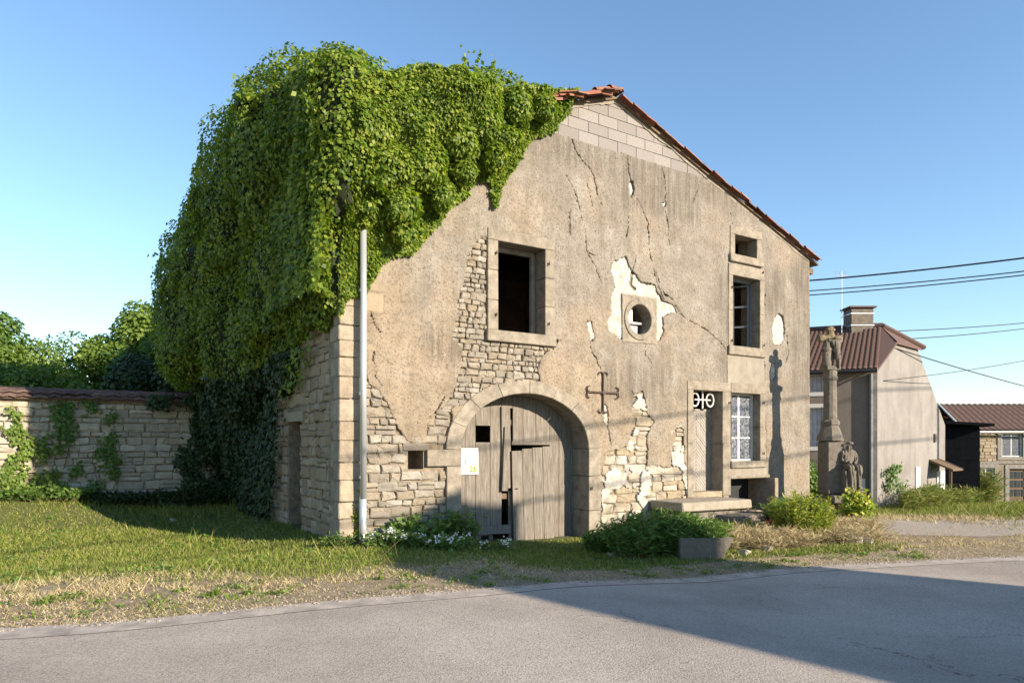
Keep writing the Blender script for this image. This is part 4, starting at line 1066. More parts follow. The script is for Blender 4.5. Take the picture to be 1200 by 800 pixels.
# sprigs that stick out of the outline
mb_p = []; 
for _ in range(150):
    q = nr.randint(len(p))
    if p[q, 2] < 5.5: continue
    d = unit(n[q] + np.array([0, 0, .6]) + nr.normal(0, .35, 3)); L = nr.uniform(.12, .42)
    m_ = int(14 + L * 26); tt = nr.uniform(0, 1, m_)[:, None]; mb_p.append(p[q] + d * L * tt + nr.normal(0, .035, (m_, 3)))
q = np.concatenate(mb_p); leaves('shoot_leaves', q, nr.normal(0, 1, q.shape) + np.array([0, -.5, .5]), .095, M['ivy'], ivy)
FIV = px_poly([(396, 372), (399, 350), (412, 342), (425, 348), (432, 330), (440, 312), (452, 304), (480, 298), (488, 282), (497, 268), (515, 256), (530, 243), (545, 226), (560, 214), (571, 212), (573, 236), (577, 241), (583, 222), (588, 210), (600, 197), (612, 178), (625, 161), (650, 149), (662, 136), (667, 112), (560, 112), (470, 100), (396, 122)])
n_ = 240000; a = nr.uniform(-.55, 4.75, n_); b = nr.uniform(3.2, 9.4, n_)
wa, wb = warp(a, b, .16, 2.2, 70); k = inpoly(wa, wb, FIV); a, b, wa, wb = a[k], b[k], wa[k], wb[k]
def bulge_at(a, b):
    wa, wb = warp(a, b, .16, 2.2, 70)
    dist = segdist(wa, wb, FIV[:23]); l1 = fbm(a * 1.1, b * 1.0, seed=8, o=2); l2 = np.abs(fbm(a * 3.2, b * 2.6, seed=18, o=2) - .5) * 2
    return .08 + (.8 * smooth(dist / 1.6) * (.1 + 1.5 * l1)) + .42 * (fbm(a * 2.1, b * 1.9, seed=28, o=2) - .4) * smooth(dist / .5)
B0 = bulge_at(a, b); e = .06; gx = (bulge_at(a + e, b) - B0) / e; gz = (bulge_at(a, b + e) - B0) / e
dep = nr.uniform(0, 1, len(a)) ** 1.7
P3 = np.stack([a, -.03 - np.maximum(B0 - .30 * dep, .03), b], 1)
lim = -(.09 + .6 * np.clip(P3[:, 2] - 5.0 - .35 * vnoise(P3[:, 0] * 3, P3[:, 2] * 2), 0, 3)); near = (P3[:, 0] > -.6) & (P3[:, 0] < .34)
P3[:, 1] = np.where(near, np.maximum(P3[:, 1], lim), P3[:, 1])    # the pipe stands clear of the leaves
g = np.stack([-gx, np.full(len(a), -1.0), -gz + .3], 1) + nr.normal(0, .25, (len(a), 3))
leaves('foliage', P3, g, .074, M['ivy'], ivy, tilt=1.1)
def m_iv(X, Z):
    x, z = warp(X, Z, .16, 2.2, 70); return inpoly(x, z, FIV) & (segdist(x, z, FIV[:23]) > .12)
sheet('stems', m_iv, -.10, .05, M['hull'], amp=.03, bounds=(-.45, 4.75, 3.2, 9.2), cell=.06, parent=ivy)  # dark backing sheet, not modelled stems; imitates shade behind the front leaves

n_ = 9000; a = nr.uniform(-.45, 2.8, n_); b = nr.uniform(4.3, 8.2, n_)
P3 = np.stack([-.72 - .35 * fbm(a * 2, b * 2, seed=71) - nr.uniform(0, .12, n_) + .12 * (a < 0), a, b], 1)
leaves('foliage', P3, np.tile([[-1.0, -.5, .4]], (n_, 1)) + nr.normal(0, .35, (n_, 3)), .10, M['ivy'], ivy)
n_ = 4200; a = nr.uniform(-.12, .75, n_); b = nr.uniform(4.25, 6.6, n_)
P3 = np.stack([-.46 - .22 * fbm(a * 3, b * 3, seed=72) - nr.uniform(0, .1, n_), a, b], 1)
leaves('foliage', P3, np.tile([[-1.0, -.9, .4]], (n_, 1)) + nr.normal(0, .4, (n_, 3)), .085, M['ivy'], ivy)
# side wall: trailing creeper round the little doorway and over the corner
n_ = 9000; a = nr.uniform(0.2, 9, n_); b = nr.uniform(-.2, 6.5, n_)
lowline = np.interp(a, [0, .8, 1.6, 2.4, 3.4, 3.8, 4.4, 9], [4.3, 3.9, 3.1, 2.9, 2.65, 1.6, -.3, -.3]) + .5 * (fbm(a * 2, a * 0, seed=3) - .5)
k = b > lowline; a, b = a[k], b[k]
P3 = np.stack([-.38 - nr.uniform(0, .28, len(a)), a, b], 1)
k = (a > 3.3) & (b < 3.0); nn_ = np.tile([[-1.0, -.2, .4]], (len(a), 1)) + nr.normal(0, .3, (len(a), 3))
leaves('foliage', P3[~k], nn_[~k], .11, M['ivy'], ivy); leaves('lower_foliage', P3[k], nn_[k], .11, M['ivy_shaded'], ivy)

# ------------------------------------------------------------------ drainpipe
mb = MB(); pa = P(425.5, 278, -.14); pb = P(424.5, 632, -.14); ps = (pa[0] + pb[0]) / 2
mb.tube([(ps, -.17, 5.42), (ps, -.17, .75)], .058, 14); pipe = mb.build('drainpipe', M['zinc'], house, smooth=True)
mb = MB(); mb.tube([(ps, -.15, .78), (ps, -.15, -.12)], .066, 14); mb.build('pipe_foot', M['zinc'], pipe, smooth=True)
for zz in (4.35, 2.55, 1.1):
    mb = MB(); mb.tube([(ps, -.15, zz), (ps, -.15, zz + .05)], .07, 14); mb.box(ps - .012, ps + .012, -.09, .0, zz + .01, zz + .04); mb.build('pipe_collar', M['zinc'], pipe)

# ------------------------------------------------------------------ garden wall
GWs, GWw = -9.8, 9.5
gw0 = FAC.world(GWs, GWw); GW = Plane(gw0[0], gw0[1], .844, .536)
gw = empty('garden_wall', (gw0[0], gw0[1], 0), FAC.rz); tag(gw, 'long dry stone garden wall with reddish tile coping, left of the derelict house', 'wall')
LW = 9.6
mb = MB(); mb.box(0, LW, .06, .5, -.5, 2.88); mb.build('wall_core', M['mortar'], gw)
r = random.Random(99); recs = []
for (a, b, c, d) in courses(0.0, LW, -.2, 2.84, (.12, .24), (.2, .52), r, gap=.016, split=.2):
    if r.random() < .012 or min(d, 2.86) - c < .06: continue
    recs.append(((a + b) / 2, r.uniform(-.02, .03), (c + d) / 2, b - a, min(d, 2.86) - c, 0.0, 'garden_stone', r.randint(0, 3)))
recs.sort(key=lambda t: -t[3] * t[4] * (1 if t[0] > 3.3 else .2))
place_stones(recs, gw)
x = 0.0
while x < LW:
    wd = r.uniform(.26, .34)
    for row_, (w0_, w1_, z0_, z1_) in enumerate([(-.17, .16, 2.89, 3.02), (-.06, .30, 3.0, 3.12)]):
        mb = MB(); dz = r.uniform(-.015, .02); vs = [(x + .004, w0_, z0_ + dz), (x + wd, w0_, z0_ + dz), (x + wd, w1_, z1_ + dz), (x + .004, w1_, z1_ + dz)]
        mid = [(x + wd / 2, w0_ - .01, z0_ + dz + .035), (x + wd / 2, w1_, z1_ + dz + .035)]
        th = -.03
        top = [vs[0], mid[0], vs[1], vs[2], mid[1], vs[3]]; bot = [(q[0], q[1], q[2] + th) for q in top]
        mb.add(top + bot, [(0, 1, 4, 5), (1, 2, 3, 4), (11, 10, 7, 6), (10, 9, 8, 7), (0, 6, 7, 1), (1, 7, 8, 2), (2, 8, 9, 3), (5, 11, 6, 0)])
        mb.build('coping_tile', M['coping'], gw)
    x += wd
mb = MB(); mb.box(0, LW, -.1, .5, 2.84, 2.89, .01); mb.build('coping_slab', M['coping'], gw)
x = 0.0
while x < LW:
    mb = MB(); L = .42; ring = [(x, .25 + .13 * math.cos(math.pi * k / 5), 3.06 + .1 * math.sin(math.pi * k / 5)) for k in range(6)]
    ring2 = [(x + L, q[1], q[2] - .012) for q in ring]; mb.add(ring + ring2, [(k, k + 1, 7 + k, 6 + k) for k in range(5)] + [tuple(range(6))]); mb.build('ridge_tile', M['coping'], gw); x += L - .03

def wall_leaves(name, plane, blobs, n, size, mat, label, rootloc, cat='climbing plant', group=None, th=.16):
    rt = empty(name, (plane.o[0], plane.o[1], 0), plane.rz); tag(rt, label, cat, group or ('ivy on the garden wall' if name == 'wall_ivy' else None))
    PP = []
    for (x, y, rx, ry) in blobs:
        c = plane.at(x, y); e = plane.at(x + rx, y + ry); rs, rz_ = abs(e[0] - c[0]), abs(c[1] - e[1])
        m = int(n * rs * rz_ * 3.14); rad = np.sqrt(nr.uniform(0, 1, m)) * (.7 + .6 * nr.uniform(0, 1, m)); t = nr.uniform(0, 6.283, m)
        q = np.stack([c[0] + rs * rad * np.cos(t), -nr.uniform(.02, th, m), c[1] + rz_ * rad * np.sin(t)], 1)
        k = fbm(q[:, 0] * 3, q[:, 2] * 3, seed=5) > .42; PP.append(q[k])
    q = np.concatenate(PP); leaves('foliage', q, np.tile([[0, -1.0, .4]], (len(q), 1)) + nr.normal(0, .4, q.shape), size, mat, rt)
    mb = MB()
    for (x, y, rx, ry) in blobs:
        c = plane.at(x, y); e = plane.at(x, y + ry * 1.4); mb.tube([(c[0], -.03, c[1] + .1), (c[0] + .08, -.035, (c[1] + e[1]) / 2), (c[0] - .03, -.03, e[1])], .01, 5)
    mb.build('stem', M['stem'], rt); return rt
wall_leaves('wall_ivy', GW, [(18, 505, 14, 28), (12, 540, 14, 28), (42, 528, 18, 16), (60, 520, 12, 12), (25, 570, 28, 22), (60, 565, 18, 15), (20, 480, 10, 10)], 800, .09, M['leaf_b'], 'bright sunlit ivy at the left end of the stone garden wall', None)
wall_leaves('wall_ivy', GW, [(76, 505, 13, 32), (100, 477, 18, 9), (72, 480, 14, 12), (90, 545, 8, 12)], 800, .09, M['leaf'], 'dark ivy clump hanging from the coping left of the garden wall middle', None)
wall_leaves('wall_ivy', GW, [(132, 498, 10, 18), (122, 525, 12, 22), (112, 560, 10, 18), (134, 545, 8, 20)], 800, .08, M['leaf'], 'thin ivy trail in the middle of the shaded garden wall', None)
wall_leaves('wall_ivy', GW, [(262, 505, 28, 45), (285, 530, 28, 60), (250, 560, 28, 26), (215, 472, 44, 10), (225, 545, 18, 26), (235, 505, 12, 30)], 1700, .1, M['ivy_shaded'], 'ivy in shade-darkened leaves where the garden wall meets the house', None, th=.45)

# ------------------------------------------------------------------ trees beyond the wall
def tree(name, label, px, top, rad, Y, mat, nleaf, size, group=None, base_z=None, squash=1.0, clumps=26, cat='tree', low=None, depth=None):
    X = (px - 600) / 800 * Y; H = 1.7 + (520 - top) / 800 * Y
    bz = g1(X, Y) if base_z is None else base_z
    rt = empty(name, (X, Y, bz), rng.uniform(0, 6)); tag(rt, label, cat, group or {'tree': 'trees beyond the garden wall', 'shrub': 'shrubs behind the walls'}[cat])
    H -= bz; cz = H - rad * squash * .95; cz = cz if low is None else (H + low) / 2
    rz_ = rad * squash if low is None else (H - low) / 2
    E = []
    for _ in range(clumps):
        d = sphere_dirs(1)[0]; q = nr.uniform(.35, .86); rc = rad * nr.uniform(.26, .44)
        E.append((d[0] * rad * q, d[1] * rad * q, cz + d[2] * rz_ * q, rc, rc, rc * .85))
    p, n = ell_points(E, nleaf, inner=.6, noise=.2, depth=.5, f=2.0 / rad)
    leaves('crown', p, n + np.array([0, 0, .4]), size, mat, rt, droop=.4, tilt=1.0)
    mb = MB(); r0 = .05 + .035 * H / 2
    mb.tube([(0, 0, -.2), (.05, 0, cz * .35), (-.05, .08, cz * .7), (0, 0, cz)], [r0, r0 * .8, r0 * .6, r0 * .4], 8)
    for e in E[::2]: mb.tube([(0, 0, cz * .6), (e[0] * .5, e[1] * .5, (cz * .6 + e[2]) / 2 + .1), e[:3]], [r0 * .4, r0 * .25, r0 * .08], 5)
    mb.build('trunk', M['bark'], rt); return rt
tree('tree', 'tall thin tree cut off by the left edge of the picture', -30, 330, 1.35, 24, M['leaf'], 9000, .13, squash=1.6, clumps=20)
tree('tree', 'rounded sunlit green tree behind the left end of the garden wall', 34, 400, 2.6, 25, M['leaf_b'], 24000, .14, low=1.2)
tree('tree', 'small feathery tree behind the wall, between the two rounded ones', 92, 394, 1.8, 26.5, M['leaf'], 12000, .12, low=1.5)
tree('tree', 'taller green tree with broad leaves behind the middle of the garden wall', 162, 352, 2.2, 27, M['leaf_b'], 24000, .16, low=1.5)
tree('tree', 'dense tree behind the garden wall touching the creeper, its top in the sun', 212, 356, 2.2, 25.5, M['leaf'], 26000, .14, low=1.0)
tree('shrub', 'shrub, house shade put into its leaf colour, leaning over the garden wall beside the house', 185, 400, 2.0, 22.6, M['ivy_shaded'], 24000, .13, low=1.0, cat='shrub')
tree('shrub', 'shrub, its shade put into dark leaves, between the garden wall and the creeper', 262, 385, 2.0, 22.0, M['ivy_shaded'], 24000, .13, low=1.0, cat='shrub')
tree('shrub', 'light green bush just above the coping at the far left', 62, 420, 1.5, 22.0, M['leaf_b'], 14000, .11, low=1.2, cat='shrub')
tree('shrub', 'bush showing above the coping at the very left edge', -8, 408, 1.7, 21.5, M['leaf'], 14000, .12, low=1.2, cat='shrub')
tree('shrub', 'overgrown bush standing in the gap between the two houses', 955, 538, .8, 20.8, M['leaf'], 7000, .09, low=.2, cat='shrub', clumps=14)
tree('shrub', 'far hedge bush seen through the gap beside the stone cottage', 1128, 484, 5.0, 120, M['leaf'], 3500, .7, cat='shrub', clumps=10)
tree('shrub', 'nearer hedge bush low in the gap beside the stone cottage', 1127, 545, 1.2, 47, M['leaf_b'], 4000, .16, cat='shrub', clumps=10)

# ------------------------------------------------------------------ turf: blades of grass, dry straw
def turf(name, n, green, lmin, lmax, seed, mat, lean=.5):
    Y = np.exp(nr.uniform(math.log(6.2), math.log(34), n)); X = nr.uniform(-.80, .80, n) * Y
    s = .844 * (X + 2.7) + .536 * (Y - 12.03); w = -.536 * (X + 2.7) + .844 * (Y - 12.03)
    d = Y - edge_y(X)
    # ragged edge along the road
    k = d > -.14 + .50 * (fbm(X * 1.6, Y * 1.6, seed=12) - .35)
    k &= ~((s > S0 - .02) & (s < 13.02) & (w > -.03))
    k &= ~((s <= S0) & (w > 9.45)); k &= ~((s > 7.6) & (s < 11.3) & (w > -1.75) & (w < 0))
    k &= ~((X > 9) & (Y > 21.5) & (Y < 46) & (X < 16.5 + (Y - 25) * .5) & (Y > 21.4 + (X - 11.4) * .85))
    t = np.clip((X - 6.7) / 41, 0, 1); ytop = 17.9 + 1.2 * t + 3 * t * t; ybot = 15.0 - .6 * t - 1.2 * t * t
    inl = (X > 6.6) & (Y < ytop) & (Y > ybot + (1.2 - (X - 6.6)).clip(0)); inl &= (Y < ytop - .3) & (Y > ybot + .45); k &= ~(inl & ((nr.uniform(0, 1, n) > .05 + .5 * smooth((fbm(X * .8, Y * 1.6, seed=61) - .5) / .12))))
    ga = green_amount(X, Y) + 1.15 * (fbm(X * .7, Y * .7, seed=22) - .5)
    pr = smooth((ga - .15) / .6)
    if green: k &= nr.uniform(0, 1, n) < pr * .92 + .02
    else:
        dens = np.where(d < 1.6, .35 + .5 * smooth(d / 1.6), 1.0) * (fbm(X * 2.3, Y * 2.3, seed=41) > .40)
        k &= nr.uniform(0, 1, n) < (1 - pr * .9) * dens
    X, Y, s, w, d = X[k], Y[k], s[k], w[k], d[k]; n = len(X)
    tall = fbm(X * 1.1, Y * 1.1, seed=51); L = nr.uniform(lmin, lmax, n) * (.5 + 1.1 * tall)
    L *= np.where(Y > 17, 2.2, 1.0) * np.where(d < 1.2, .6, 1)
    L *= np.where(nr.uniform(0, 1, n) < .006, 3.5, 1)
    ang = nr.uniform(0, 6.283, n); wd = (.0028 + .00042 * Y) * nr.uniform(.7, 1.4, n); lx_ = nr.normal(0, lean, n) * L; ly_ = nr.normal(0, lean, n) * L
    z = gh(X, Y) - .005
    A = np.stack([X - np.cos(ang) * wd, Y - np.sin(ang) * wd, z], 1); B = np.stack([X + np.cos(ang) * wd, Y + np.sin(ang) * wd, z], 1); T = np.stack([X + lx_, Y + ly_, z + L], 1)
    V = np.stack([A, B, T], 1).reshape(-1, 3); F = np.arange(3 * n).reshape(-1, 3)
    return tag(np_mesh(name, V, F, mat), kind='stuff')
turf('green_grass', 330000, True, .03, .085, 1, M['grass_green'])
turf('dry_grass', 230000, False, .02, .07, 2, M['grass_dry'], lean=.9)
def weed(x, y, r_, h, n, mat, name='weed'):
    q = np.stack([x + nr.normal(0, r_, n), y + nr.normal(0, r_, n), np.zeros(n)], 1); q[:, 2] = gh(q[:, 0], q[:, 1]) + nr.uniform(0, h, n)
    return q
qs = []
for _ in range(260):    # clover, plantain and dandelion rosettes in the lawn
    y = math.exp(rng.uniform(math.log(7), math.log(18))); x = rng.uniform(-.78, .2) * y
    s_ = .844 * (x + 2.7) + .536 * (y - 12.03); w_ = -.536 * (x + 2.7) + .844 * (y - 12.03)
    if y < edge_y(x) + 1.9 + rng.random() or (s_ > S0 - .1 and w_ > -.2) or w_ > 9.3: continue
    qs.append(weed(x, y, rng.uniform(.02, .09), .05, rng.randint(8, 34), None))
q = np.concatenate(qs); tag(leaves('lawn_weeds', q, nr.normal(0, .5, q.shape) + np.array([0, 0, 1.0]), .05, M['bush'], droop=-.1, szvar=.6), kind='stuff')
# tufts and weeds on the bare strip by the road
qs = []
for _ in range(150):
    x = rng.uniform(-7, 8); y = float(edge_y(x)) + rng.uniform(.25, 1.7)
    if .844 * (x + 2.7) + .536 * (y - 12.03) > S0 and -.536 * (x + 2.7) + .844 * (y - 12.03) > -.4: continue
    qs.append(weed(x, y, rng.uniform(.02, .11), .035, rng.randint(10, 70), None))
q = np.concatenate(qs); tag(leaves('verge_weeds', q, nr.normal(0, .5, q.shape) + np.array([0, 0, 1.0]), .035, M['leaf_b'], droop=-.1), kind='stuff')
n_ = 2600; X = nr.uniform(-7, 9, n_); Y = edge_y(X) + nr.gamma(1.4, .35, n_) - .15; mb = MB()
for x, y in zip(X, Y):
    sz = rng.uniform(.004, .012); z_ = g1(x, y) + (.03 if y < edge_y(x) else .0); mb.box(x - sz, x + sz, y - sz, y + sz, z_ - .004, z_ + sz, sz * .35)
tag(mb.build('loose_gravel', M['gravel']), kind='stuff')

# ------------------------------------------------------------------ planted things
def upright(name, label, cat, cx, cy, rx, ry, h, stems, mat, leaf_len=.11, per=26, asp=.22, lean=.18, rz=0.0, topfade=.0, flowers=None, group=None, z=None):
    z0 = g1(cx, cy) if z is None else z
    rt = empty(name, (cx, cy, z0), rz); tag(rt, label, cat, group or name.replace('_', ' ') + 's round the old house')
    PP = []; DD = []; mb = MB(); FL = []
    for _ in range(stems):
        a = rng.uniform(0, 6.283); q = math.sqrt(rng.random()); x, y = rx * q * math.cos(a), ry * q * math.sin(a)
        H = h * (1 - .35 * q * q) * rng.uniform(.7, 1.08); dx, dy = rng.gauss(0, lean) * H + x * .25, rng.gauss(0, lean) * H + y * .25
        if len(mb.v) < 9000: mb.tube([(x, y, -.03), (x + dx * .4, y + dy * .4, H * .5), (x + dx, y + dy, H)], [.005, .004, .002], 4, cap=False)
        t = nr.uniform(.12, 1, per); PP.append(np.stack([x + dx * t ** 1.3, y + dy * t ** 1.3, H * t], 1))
        an_ = nr.uniform(0, 6.283, per); DD.append(np.stack([np.cos(an_), np.sin(an_), nr.uniform(.1, 1.0, per)], 1))
        if flowers and rng.random() < flowers[1]: FL.append((x + dx, y + dy, H + .01))
    PP = np.concatenate(PP); DD = unit(np.concatenate(DD)); up = unit(np.cross(DD, nr.normal(0, 1, DD.shape)) + np.array([0, 0, .8]))
    leaves('foliage', PP, up, leaf_len, mat, rt, aspect=asp, spread=DD, fold=.15, tilt=.4)
    mb.build('stems', M['stem'], rt)
    if FL:
        q = np.repeat(np.array(FL), flowers[2], 0) + nr.normal(0, flowers[3], (len(FL) * flowers[2], 3))
        fl_ = leaves('flowers', q, nr.normal(0, .6, q.shape) + np.array([0, -.4, .7]), flowers[4], flowers[0], rt, aspect=.95, droop=.1); tag(fl_, kind='stuff')
    return rt
upright('garden_plants', 'tall thick green bedding plants by the wall left of the entrance steps', 'plants', 2.66, 12.5, .92, .34, .78, 330, M['bush'], .13, 34, .2, rz=.35)
upright('garden_plants', 'low bluish green plants spreading at the right foot of the arch', 'plants', 1.72, 12.75, .3, .22, .42, 120, M['bush'], .07, 40, .5)
upright('garden_plants', 'dense leafy plants over the stone trough', 'plants', 3.3, 12.4, .5, .28, .74, 180, M['bush'], .14, 34, .18)
upright('flower_clump', 'low clump of white flowers right beside the drainpipe foot', 'flowers', -2.05, 11.55, .42, .22, .28, 90, M['bush'], .07, 14, .6, flowers=(M['petal'], .4, 8, .022, .036), lean=.4)
upright('flower_clump', 'white flowers in the shade between drainpipe and arched door', 'flowers', -1.15, 11.7, .42, .2, .26, 70, M['bush'], .07, 14, .6, flowers=(M['petal'], .25, 8, .02, .04), lean=.4)
upright('flower_clump', 'white flowers in front of the barn door plank', 'flowers', -.25, 12.25, .30, .12, .20, 18, M['bush'], .06, 12, .6, flowers=(M['petal'], .4, 8, .022, .04), lean=.4)
upright('weed_clump', 'broad leaved green weeds against the stones right of the drainpipe', 'weeds', -1.75, 12.2, .45, .2, .5, 80, M['bush'], .1, 16, .55)
upright('weed_clump', 'dark weeds climbing the left side of the arch', 'weeds', -1.0, 12.62, .3, .15, .68, 60, M['bush'], .09, 20, .5)
upright('weed_clump', 'small green tuft at the foot of the house corner', 'weeds', -2.95, 11.55, .28, .12, .25, 40, M['leaf'], .08, 12, .3)
q = P(416, 590); 
upright('climbing_weed', 'thin reddish weed climbing behind the drainpipe', 'weed', *FAC.world(-.02, -.06), .07, .04, 1.05, 12, M['yellow'], .06, 24, .7, lean=.03)
upright('bush', 'bright yellow green flowering bush in front of the wayside cross', 'bush', 6.1, 14.35, .52, .42, .98, 230, M['yellow'], .10, 40, .2)
upright('bush', 'second, greener bush between the steps and the yellow one', 'bush', 6.35, 15.7, .5, .35, .62, 140, M['bush'], .11, 34, .22)
upright('red_flowers', 'few small red flowers left of the yellow bush', 'flowers', 5.85, 15.1, .22, .14, .26, 26, M['bush'], .06, 10, .5, flowers=(M['petal_red'], .9, 8, .02, .04))
upright('straw_clump', 'dry straw heap in front of the entrance steps', 'dry grass', 4.85, 13.5, 1.1, .6, .38, 420, M['grass_dry'], .16, 18, .05, lean=.6, rz=.2)
upright('straw_clump', 'dry straw heap at the foot of the yellow bush', 'dry grass', 6.85, 14.1, .75, .35, .32, 260, M['grass_dry'], .16, 18, .05, lean=.7)
upright('straw_clump', 'dry brown stalks below the wayside cross', 'dry grass', 7.6, 15.3, .7, .35, .34, 240, M['grass_dry'], .16, 16, .05, lean=.6)
upright('weeds_on_step', 'weeds growing along the front of the upper step', 'weeds', 4.95, 14.75, .7, .12, .32, 80, M['yellow'], .07, 16, .25, rz=.55)
upright('weed_clump', 'green weeds in the shade at the foot of the right house corner', 'weeds', 7.35, 16.9, .6, .22, .42, 90, M['bush'], .09, 22, .3)
# stone trough
tx, ty = 3.48, 11.95
tr = empty('stone_trough', (tx, ty, g1(tx, ty)), .12); tag(tr, 'old mossy stone trough with a slanting end in front of the green plants', 'trough')
mb = MB(); prof = [(-.55, 0), (.22, 0), (.42, .36), (-.55, .38)]
mb.plate([prof], -.0, .09); mb.plate([prof], .42, .5); mb.build('side_slab', M['monument_stone'], tr)  # darker stone puts the shade on the trough sides into the colour
mb = MB(); mb.add([(.22, .09, 0), (.22, .42, 0), (.42, .42, .36), (.42, .09, .36), (.13, .09, 0), (.13, .42, 0), (.33, .42, .36), (.33, .09, .36)], [(0, 1, 2, 3), (7, 6, 5, 4), (3, 2, 6, 7), (0, 3, 7, 4), (1, 5, 6, 2), (0, 4, 5, 1)]); mb.build('end_slab', M['garden_stone'], tr)  # paler stone paints this end as the sunlit one
mb = MB(); mb.box(-.5, .32, .09, .42, .05, .30, .02); mb.build('soil', M['mortar'], tr)
for k, (x, y, s_) in enumerate([(4.75, 12.9, .11), (4.3, 12.4, .1), (6.9, 13.75, .16), (7.35, 13.9, .12), (1.8, 12.2, .08), (-8.3, 16.6, .07)]):
    o = obj('loose_stone', stone_mesh(s_ * 2, s_ * 1.1, s_ * 1.5, 'garden_stone', k % 4)); o.location = (x, y, g1(x, y) + s_ * .35); o.rotation_euler = (rng.uniform(-.2, .2), .1, rng.uniform(-1, 1))
    tag(o, ['pale loose stone lying in the straw right of the trough', 'small stone in the grass just beside the trough', 'large flat stone at the foot of the yellow bush', 'stone half buried below the wayside cross', 'stone at the edge of the green plants left of the trough', 'white stone in the dark weeds under the garden wall'][k], 'stone', 'loose stones in the grass')
# rough growth along the garden wall foot
for k, (s_, w_, h, lab, mt) in enumerate([(-6.6, 9.0, .5, 'leafy bank of weeds at the left foot of the garden wall', 'leaf_b'), (-5.0, 8.8, .32, 'sunlit weeds where the shadow meets the garden wall foot', 'leaf'), (-3.4, 9.1, .35, 'dark weeds under the middle of the garden wall', 'ivy_shaded'), (-1.6, 9.0, .55, 'dark weeds at the right end of the garden wall foot', 'ivy_shaded')]):
    c = FAC.world(s_, w_); upright('weed_bank', lab, 'weeds', c[0], c[1], 1.0, .35, h, 170, M[mt], .1, 24, .55, rz=.57, lean=.35)
upright('tall_grass', 'tall pale feathery grass in front of the stone cottage', 'grass clump', 19.6, 28.5, .55, .4, 1.5, 160, M['grass_green'], .5, 10, .05, lean=.15)
upright('weed_clump', 'tall sunlit weeds along the foot of the blank gable', 'weeds', 13.3, 21.9, 1.8, .35, .75, 260, M['grass_green'], .22, 14, .1, rz=.72)
upright('weed_clump', 'weeds along the gable beyond the canopy door', 'weeds', 16.0, 24.3, 1.6, .4, .65, 200, M['grass_green'], .22, 14, .1, rz=.72)

# ------------------------------------------------------------------ wayside cross
CX, CY = 8.19, 17.45
cross = empty('wayside_cross', (CX, CY, 0), .12); tag(cross, 'weathered stone wayside cross on a pillar with a seated figure, right of the old house', 'wayside cross')
def zc(y): return 1.7 + (520 - y) / 800 * CY
def oct_(name, prof, n=8, x=0, y=0, mat='monument_stone', phase=math.pi / 8, sm=False):
    mb = MB(); mb.lathe(prof, n, x, y, phase); return mb.build(name, M[mat], cross, smooth=sm)
zb = zc(616)
mb = MB(); mb.cbox(-.02, .56, -.42, .30, zb, zc(588), c=.03, j=.02); plinth = mb.build('plinth', M['frame_stone'], cross)
mb = MB(); mb.cbox(-.52, -.03, -.30, .3, zb, zc(589), c=.03, j=.02); mb.build('plinth', M['monument_stone'], cross)
mb = MB(); mb.cbox(-.26, .62, -.48, .34, zc(588), zc(579), c=.03, j=.01); mb.build('cap_slab', M['monument_stone'], cross)
mb = MB(); mb.cbox(-.28, .20, -.22, .26, zc(579), zc(516), c=.05, j=.008); mb.build('pillar', M['monument_stone'], cross)
oct_('pillar_shoulder', [(.33, zc(516)), (.30, zc(511)), (.22, zc(501)), (.20, zc(499)), (.23, zc(497)), (.23, zc(494)), (.17, zc(491))], 8, -.05, .02)
oct_('shaft', [(.165, zc(492)), (.16, zc(470)), (.15, zc(448)), (.15, zc(446)), (.18, zc(444)), (.18, zc(442)), (.16, zc(440)), (.17, zc(434))], 12, -.05, .02)
mb = MB(); mb.cbox(-.24, .14, -.16, .2, zc(434), zc(429), c=.015); mb.build('capital', M['monument_stone'], cross)
# cross head: trefoil ends
M['lichen'] = stone_mat('lichened_stone', [(0, (0.30, 0.25, 0.16)), (1, (0.36, 0.28, 0.13))], bump=.8, fine=2.0, dirt=.6)
def skin(name, pts, edges, radii, mat, parent, sub=2):
    me = bpy.data.meshes.new(name); me.from_pydata(pts, edges, []); o = bpy.data.objects.new(name, me); COL.objects.link(o)
    o.modifiers.new('s', 'SKIN'); sv = me.skin_vertices[0].data
    for i, r_ in enumerate(radii): sv[i].radius = (r_, r_) if not isinstance(r_, tuple) else r_
    sv[0].use_root = True
    ss = o.modifiers.new('u', 'SUBSURF'); ss.levels = sub; ss.render_levels = sub
    dg = bpy.context.evaluated_depsgraph_get(); m2 = bpy.data.meshes.new_from_object(o.evaluated_get(dg)); bpy.data.objects.remove(o)
    m2.name = name
    co = np.zeros(len(m2.vertices) * 3, np.float32); m2.vertices.foreach_get('co', co); co = co.reshape(-1, 3).astype(float)
    nv_ = np.zeros(len(m2.vertices) * 3, np.float32); m2.vertices.foreach_get('normal', nv_); nv_ = nv_.reshape(-1, 3)
    fold = .016 * np.sin(np.arctan2(co[:, 1], co[:, 0]) * 0 + co[:, 0] * 95 + 3 * np.sin(co[:, 2] * 7)) + .022 * (fbm(co[:, 0] * 14, co[:, 1] * 14, co[:, 2] * 9, seed=4) - .5) * 2
    co = co + nv_ * fold[:, None] * .6; m2.vertices.foreach_set('co', co.astype(np.float32).ravel())
    m2.materials.clear(); m2.materials.append(mat); m2.polygons.foreach_set('use_smooth', [True] * len(m2.polygons))
    return obj(name, m2, parent)
top = zc(380); ar = zc(397); c0 = -.06
